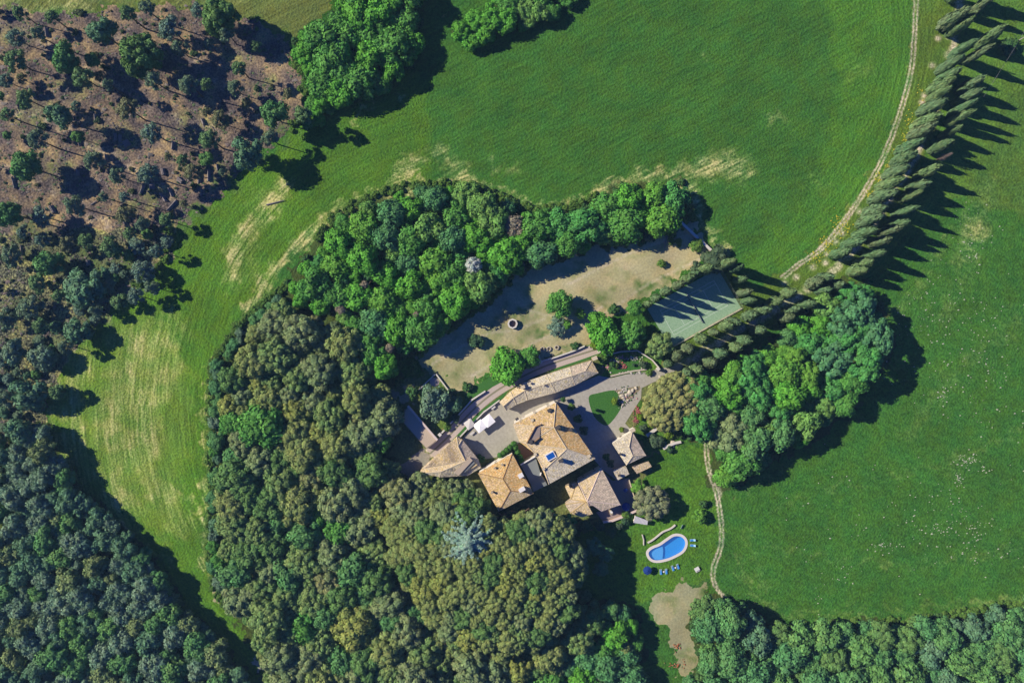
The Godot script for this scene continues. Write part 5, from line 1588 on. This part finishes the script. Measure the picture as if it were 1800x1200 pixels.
	wood(BURNT, "pine_sapling", "pine", "on the cleared hillside", "smaller pines on the cleared hillside", [["pine", 0], ["pine", 1], ["pine", 2], ["pine", 3], ["dusky", 3]], 8, 21, 5, 13, 200, 1.0, "tall")

func build_small() -> void:
	# cut timber lying on the cleared hillside
	var logm := grain("cut logs", lit(120, 112, 110), lit(176, 166, 160), 1.2, 0.06)
	var lg := Shape.new()
	lg.tube(Vector3(0, 0, -0.5), Vector3(0, 0, 0.5), 0.22, 0.2, 7)
	var log_mesh := lg.mesh()
	for q in [[82, 57, 3.6, 1.6, 0.1], [168, 207, 2.6, 1.6, 0.1], [138, 243, 5.6, 1.5, 0.2], [203, 241, 2.6, 1.4, 0.1], [211, 244, 2.8, 1.4, 0.0], [223, 253, 2.4, 2.6, 0.6], [187, 277, 2.2, 1.4, 0.1], [25, 322, 4.0, 1.6, 0.25], [92, 368, 3.0, 1.7, 0.5], [287, 302, 2.6, 1.8, 0.2], [304, 256, 3.2, 1.4, -0.1], [350, 308, 6.0, 1.5, 0.0], [367, 309, 4.2, 1.5, 0.0], [382, 295, 2.4, 1.2, 0.2], [250, 333, 3.6, 1.5, -0.4], [267, 328, 2.0, 2.2, 0.0], [303, 361, 5.2, 1.5, -0.75], [217, 386, 4.0, 1.5, 0.4], [60, 168, 3.2, 1.5, 0.3], [137, 304, 2.4, 1.4, 0.1], [317, 317, 2.2, 2.2, 0.9], [287, 347, 3.6, 1.4, 0.6], [300, 338, 3.6, 1.4, 0.4], [38, 440, 4.0, 1.2, 0.1], [155, 462, 2.2, 1.8, 0.2], [357, 214, 2.4, 1.6, 0.4], [200, 300, 2.2, 1.2, 0.0], [68, 224, 2.4, 1.6, 0.2]]:
		var o := thing("log_pile", "grey pile of cut logs on the cleared hillside, %s" % photo_place(q[0], q[1]), "log pile", g(q[0], q[1]), q[4], "log piles on the cleared hillside")
		var row := int(q[3] / 0.42)
		for layer in 3:
			for i in row - layer:
				put("log", log_mesh, logm, o, Transform3D(Basis(Vector3.UP, rr(-0.03, 0.03)).scaled(Vector3(1, 1, 1)) * Basis.from_scale(Vector3(1, 1, q[2] * rr(0.9, 1.08))), Vector3((i - (row - layer - 1) * 0.5) * 0.43, 0.2 + layer * 0.37, rr(-0.15, 0.15))))
	# brushwood, tussocks and seedlings nobody could count
	var burnt := PackedVector2Array()
	for q in BURNT:
		burnt.append(Vector2(q[0], q[1]))
	var clump := Shape.new()
	clump.ball(Vector3.ZERO, Vector3(1, 0.6, 1), 3, 6, 0.4, 3)
	var cm := clump.mesh()
	var where: Array[Transform3D] = []
	var tint := PackedColorArray()
	var cn := FastNoiseLite.new()
	cn.seed = 4
	cn.frequency = 0.03
	cn.fractal_octaves = 3
	for i in 20000:
		var c := Vector2(rr(-20, 545), rr(-10, 820))
		if Geometry2D.is_point_in_polygon(c, burnt) and cn.get_noise_2d(c.x, c.y) > rr(-0.25, 0.35):
			var s := rr(0.12, 0.5) * (1.5 if rng.randf() < 0.06 else 1.0)
			where.append(Transform3D(Basis(Vector3.UP, rr(0, 6)).scaled(Vector3(s * rr(0.6, 1.8), s * rr(0.5, 1.2), s)), g(c.x, c.y)))
			tint.append([lin(.13, .11, .09), lin(.10, .09, .085), lin(.19, .165, .14), lin(.09, .13, .055), lin(.07, .11, .05), lin(.16, .125, .11)][rng.randi() % 6])
	var vm := vertexed(0.9)
	stuff("brushwood", "brown and grey brushwood and tussocks strewn over the cleared hillside", "brushwood", cm, vm, where, tint)
	where = []
	tint = PackedColorArray()
	for i in 1500:
		var c := Vector2(rr(-20, 545), rr(-10, 820))
		if Geometry2D.is_point_in_polygon(c, burnt) and (cn.get_noise_2d(c.x + 900.0, c.y) > rr(-0.1, 0.4) or c.y > 410):
			var s := rr(0.35, 0.9) * (1.9 if rng.randf() < 0.15 else 1.0)
			where.append(Transform3D(Basis(Vector3.UP, rr(0, 6)).scaled(Vector3(s * rr(0.7, 1.5), s * 0.8, s)), g(c.x, c.y) + Vector3.UP * s * 0.3))
			tint.append([Color(1, 1, 1), Color(0.7, 0.75, 0.8), Color(1.2, 1.05, 0.9), Color(1.5, 1.0, 0.9), Color(0.8, 0.9, 0.7)][rng.randi() % 5])
	stuff("low_scrub", "low dark scrub bushes scattered over the cleared hillside", "scrub", crowns["shrub"][3][0], leaf_mat, where, tint)
	# undergrowth that fills the woods
	where = []
	for e in [[WOOD_W, 900, 0.9], [WOOD_N, 900, 1.0], [WOOD_SW, 700, 1.0], [WOOD_S, 500, 1.0], [COPSE_E, 350, 0.8], [COPSE_N, 240, 0.9]]:
		var p := PackedVector2Array()
		var lo := Vector2(1e9, 1e9)
		var hi := -lo
		for q in e[0]:
			p.append(Vector2(q[0], q[1]))
			lo = lo.min(p[-1])
			hi = hi.max(p[-1])
		for i in e[1]:
			var c := Vector2(rr(maxf(lo.x, -40), minf(hi.x, 1840)), rr(maxf(lo.y, -40), minf(hi.y, 1240)))
			if Geometry2D.is_point_in_polygon(c, p):
				var s: float = rr(0.9, 2.2) * e[2]
				where.append(Transform3D(Basis(Vector3.UP, rr(0, 6)).scaled(Vector3(s, s * 0.8, s)), g(c.x, c.y) + Vector3.UP * s * 0.3))
	stuff("undergrowth", "green undergrowth filling the floor of the woods", "undergrowth", crowns["shrub"][0][0], leaf_mat, where)
	# rough growth along wood edges and terraces
	where = []
	for l in [[[560, 420], [585, 385], [640, 350], [730, 326], [830, 328], [930, 366], [1000, 362], [1045, 345]], [[372, 640], [370, 760], [372, 900], [370, 1000], [395, 1060]], [[505, 495], [460, 535], [420, 570], [374, 640]], [[1400, 1100], [1560, 1093], [1660, 1080], [1800, 1058]], [[900, 488], [850, 540], [780, 580], [735, 625], [735, 660]], [[1190, 388], [1215, 382], [1203, 340]], [[1150, 380], [1170, 400], [1190, 430]], [[530, 150], [545, 190], [510, 225]], [[300, 400], [290, 450], [240, 500]], [[525, 70], [522, 110], [545, 150], [575, 170], [600, 180]], [[540, 80], [560, 130], [590, 160]], [[560, 60], [570, 110], [610, 165], [650, 160]]]:
		for q in smooth_line(l, 3.0):
			var s := rr(0.6, 1.7)
			where.append(Transform3D(Basis(Vector3.UP, rr(0, 6)).scaled(Vector3(s, s * 0.8, s)), g(q[0] + rr(-6, 6), q[1] + rr(-6, 6)) + Vector3.UP * s * 0.3))
	stuff("bramble", "low green brambles along the edges of the woods", "brambles", crowns["shrub"][2][0], leaf_mat, where)
	# flowers
	var fl := Shape.new()
	fl.ball(Vector3.ZERO, Vector3(1, 0.35, 1), 3, 6, 0.3, 5)
	var fm := fl.mesh()
	where = []
	tint = PackedColorArray()
	for q in [[1700, 810, 24, 10, 46], [1686, 840, 12, 14, 26], [1728, 824, 30, 8, 14], [1500, 920, 220, 110, 60], [1550, 960, 30, 10, 26], [1650, 930, 26, 12, 24], [1720, 930, 24, 30, 30], [1700, 600, 90, 130, 90], [1660, 700, 16, 50, 30], [1560, 620, 70, 90, 36], [1700, 960, 90, 50, 60], [1480, 1010, 40, 20, 14], [1640, 540, 50, 60, 50], [1740, 700, 60, 160, 60], [1440, 1050, 12, 40, 9], [1710, 420, 40, 60, 60], [1650, 880, 120, 60, 40]]:
		for i in q[4]:
			var c := Vector2(q[0] + rng.randfn() * q[2] * 0.5, q[1] + rng.randfn() * q[3] * 0.5)
			if c.x > 1380 and c.y < 1085:
				var s := rr(0.10, 0.32)
				where.append(Transform3D(Basis().scaled(Vector3(s * rr(0.8, 1.6), s, s)), g(c.x, c.y) + Vector3.UP * 0.1))
				tint.append(lin(.40, .42, .30) if rng.randf() < 0.7 else lin(.30, .36, .22))
	stuff("white_wildflowers", "white wildflowers scattered in specks over the right meadow", "wildflowers", fm, vm, where, tint)
	where = []
	tint = PackedColorArray()
	for q in [[1592, 245, 6, 10, 50], [1580, 270, 8, 14, 70], [1563, 297, 8, 12, 60], [1545, 320, 8, 12, 50], [1530, 342, 7, 8, 60], [1480, 400, 16, 20, 90], [1455, 432, 10, 16, 70], [1430, 455, 16, 10, 50], [1600, 215, 7, 16, 30], [1620, 160, 6, 20, 14]]:
		for i in q[4]:
			var s := rr(0.12, 0.36)
			where.append(Transform3D(Basis().scaled(Vector3(s, s, s)), g(q[0] + rng.randfn() * q[2] * 0.6, q[1] + rng.randfn() * q[3] * 0.6) + Vector3.UP * 0.1))
			tint.append(lin(.42, .38, .03) if rng.randf() < 0.6 else lin(.22, .30, .03))
	stuff("yellow_wildflowers", "yellow wildflowers on the verge between field track and cypress avenue", "wildflowers", fm, vm, where, tint)
	where = []
	tint = PackedColorArray()
	for q in [[1070, 646, 5, 4, 40, 0], [1080, 634, 8, 4, 50, 3], [1095, 628, 12, 3, 50, 0], [1115, 630, 10, 3, 40, 3], [1130, 640, 6, 5, 40, 3], [1094, 643, 6, 5, 60, 1], [1121, 724, 5, 6, 50, 1], [1118, 738, 4, 8, 40, 1], [1100, 690, 12, 8, 90, 3], [1096, 706, 6, 8, 60, 3], [1110, 655, 22, 2, 60, 3], [1190, 1137, 6, 6, 30, 2], [1192, 1168, 14, 6, 30, 2], [1110, 692, 10, 8, 40, 0], [1140, 735, 8, 8, 40, 4], [1180, 782, 10, 4, 40, 3]]:
		for i in q[4]:
			var s := rr(0.14, 0.4)
			where.append(Transform3D(Basis().scaled(Vector3(s, s * 1.6, s)), g(q[0] + rng.randfn() * q[2] * 0.6, q[1] + rng.randfn() * q[3] * 0.6) + Vector3.UP * 0.2))
			var pal: Array = [[lin(.50, .24, .26), lin(.08, .14, .04)], [lin(.34, .10, .09), lin(.20, .08, .07)], [lin(.34, .12, .05), lin(.25, .15, .08)], [lin(.45, .42, .36), lin(.10, .15, .05)], [lin(.08, .16, .04), lin(.3, .2, .1)]][q[5]]
			tint.append(pal[0] if rng.randf() < 0.55 else pal[1])
	stuff("garden_flowers", "pink, red and pale flowers massed in the garden beds", "flowers", fm, vm, where, tint)
	# felled trunks
	for q in [[1655, 40, 1683, 18, "bare pale fallen trunk at the top of the avenue"], [1168, 436, 1172, 414, "grey bare trunk leaning out of the wood above the dry terrace"], [468, 360, 500, 352, "pale fallen branch at the lower edge of the cleared hillside"], [160, 360, 172, 352, "pale crooked branch lying on the cleared hillside"]]:
		var s := Shape.new()
		var a := g(q[0], q[1])
		var b := g(q[2], q[3]) - a
		s.tube(Vector3(0, 0.2, 0), b + Vector3.UP * 0.5, 0.28, 0.14, 7)
		tag(put("fallen_trunk", s.mesh(), logm, self, Transform3D(Basis(), a)), q[4], "fallen trunk")

func _ready() -> void:
	rng.seed = 20240611
	# camera, sky, sun, exposure
	var cam := Camera3D.new()
	cam.name = "camera"
	cam.position = Vector3(0, EYE, 0)
	cam.rotation_degrees = Vector3(-90, 0, 0)
	cam.fov = 53.13
	cam.near = 1.0
	cam.far = 6000.0
	add_child(cam)
	cam.current = true
	var we := WorldEnvironment.new()
	we.name = "environment"
	var env := Environment.new()
	env.background_mode = Environment.BG_SKY
	var sky := Sky.new()
	var sm := ProceduralSkyMaterial.new()
	sm.sky_top_color = Color(0.03, 0.34, 0.90)
	sm.sky_horizon_color = Color(0.12, 0.43, 0.93)
	sm.sky_curve = 0.12
	sm.ground_bottom_color = Color(0.12, 0.17, 0.10)
	sm.ground_horizon_color = Color(0.36, 0.45, 0.50)
	sm.sky_energy_multiplier = 0.60
	sky.sky_material = sm
	env.sky = sky
	env.tonemap_mode = Environment.TONE_MAPPER_LINEAR
	env.tonemap_exposure = 1.50
	env.fog_enabled = true
	env.fog_density = 0.00011
	env.fog_light_color = Color(0.66, 0.85, 1.0)
	env.sdfgi_enabled = true
	env.ssao_enabled = true
	env.ssil_enabled = true
	we.environment = env
	add_child(we)
	var sun := DirectionalLight3D.new()
	sun.name = "sun"
	sun.light_energy = 1.6
	sun.light_color = Color(1.0, 0.96, 0.89)
	sun.light_angular_distance = 0.5
	sun.shadow_enabled = true
	sun.directional_shadow_max_distance = 700.0
	add_child(sun)
	var el := deg_to_rad(32.5)
	sun.look_at_from_position(Vector3.ZERO, Vector3(0.956 * cos(el), -sin(el), 0.295 * cos(el)))
	# the land
	paint_ground()
	var pool_hole: PackedVector2Array = Geometry2D.offset_polygon(poly_px(smooth_line(POOL_RIM, 2.5, true)), -0.5)[0]
	var split := g(1172, 960).x
	var gsh := Shape.new()
	for side in 2:
		var halfp := PackedVector2Array([Vector2(-220, -146.6), Vector2(split, -146.6), Vector2(split, 146.6), Vector2(-220, 146.6)]) if side == 0 else PackedVector2Array([Vector2(split, -146.6), Vector2(220, -146.6), Vector2(220, 146.6), Vector2(split, 146.6)])
		for piece in Geometry2D.clip_polygons(halfp, pool_hole):
			var ix := Geometry2D.triangulate_polygon(piece)
			for k in range(0, ix.size(), 3):
				var q := []
				for j in 3:
					q.append(Vector3(piece[ix[k + j]].x, 0, piece[ix[k + j]].y))
				gsh.tri(q[0], q[1], q[2], Vector3.UP, ground_uv(q[0]), ground_uv(q[1]), ground_uv(q[2]))
	structure("ground", gsh.mesh(), ground_mat)
	var far := Shape.new()
	for r in [[-3000, -3000, 3000, -146.6], [-3000, 146.6, 3000, 3000], [-3000, -146.6, -220, 146.6], [220, -146.6, 3000, 146.6]]:
		far.quad(Vector3(r[0], 0, r[1]), Vector3(r[2], 0, r[1]), Vector3(r[2], 0, r[3]), Vector3(r[0], 0, r[3]), Vector3.UP)
	structure("countryside", far.mesh(), grain("countryside", lit(54, 92, 46), lit(90, 120, 62), 90.0, 0.04))
	sheet("wheat_field", poly_px(N_FIELD), 0.004, ground_mat)
	sheet("hay_meadow", poly_px(W_MEADOW), 0.008, ground_mat)
	sheet("flower_meadow", poly_px(E_MEADOW), 0.012, ground_mat)
	sheet("cleared_hillside", poly_px(BURNT), 0.016, ground_mat)
	sheet("dry_terrace", poly_px(ORCHARD), 0.020, ground_mat)
	sheet("dry_soil", poly_px(DRY_PATCH), 0.024, ground_mat)
	ribbon("field_track", [[1612, -10], [1608, 60], [1603, 120], [1585, 190], [1560, 260], [1530, 320], [1480, 395], [1440, 440], [1400, 468], [1376, 488]], 3.2, 0.028, ground_mat)
	ribbon("pool_track", [[1241, 772], [1245, 820], [1260, 868], [1268, 920], [1267, 960], [1254, 1000], [1257, 1028], [1274, 1050]], 3.0, 0.032, ground_mat)
	ribbon("lane", [[756, 797], [789, 766], [834, 718], [871, 688], [908, 667], [962, 642], [1048, 614], [1068, 607]], 4.2, 0.036, grain("lane gravel", lit(176, 160, 148), lit(214, 200, 188), 5.0, 0.06))
	ribbon("lane_grass", [[756, 797], [789, 766], [834, 718], [871, 688], [908, 667], [962, 642], [1048, 614]], 0.7, 0.042, grain("lane middle", lit(110, 112, 80), lit(170, 160, 140), 2.0, 0.06))
	ribbon("avenue_road", [[1692, -10], [1672, 100], [1648, 185], [1622, 245], [1592, 305], [1556, 360], [1525, 408], [1495, 445], [1470, 472], [1420, 508], [1370, 540], [1300, 583], [1240, 618], [1195, 643]], 4.4, 0.040, ground_mat)
	make_crowns()
	build_estate()
	build_garden()
	build_trees()
	build_small()
	for l in labels:
		if labels[l] > 1:
			print("same label x", labels[l], ": ", l)
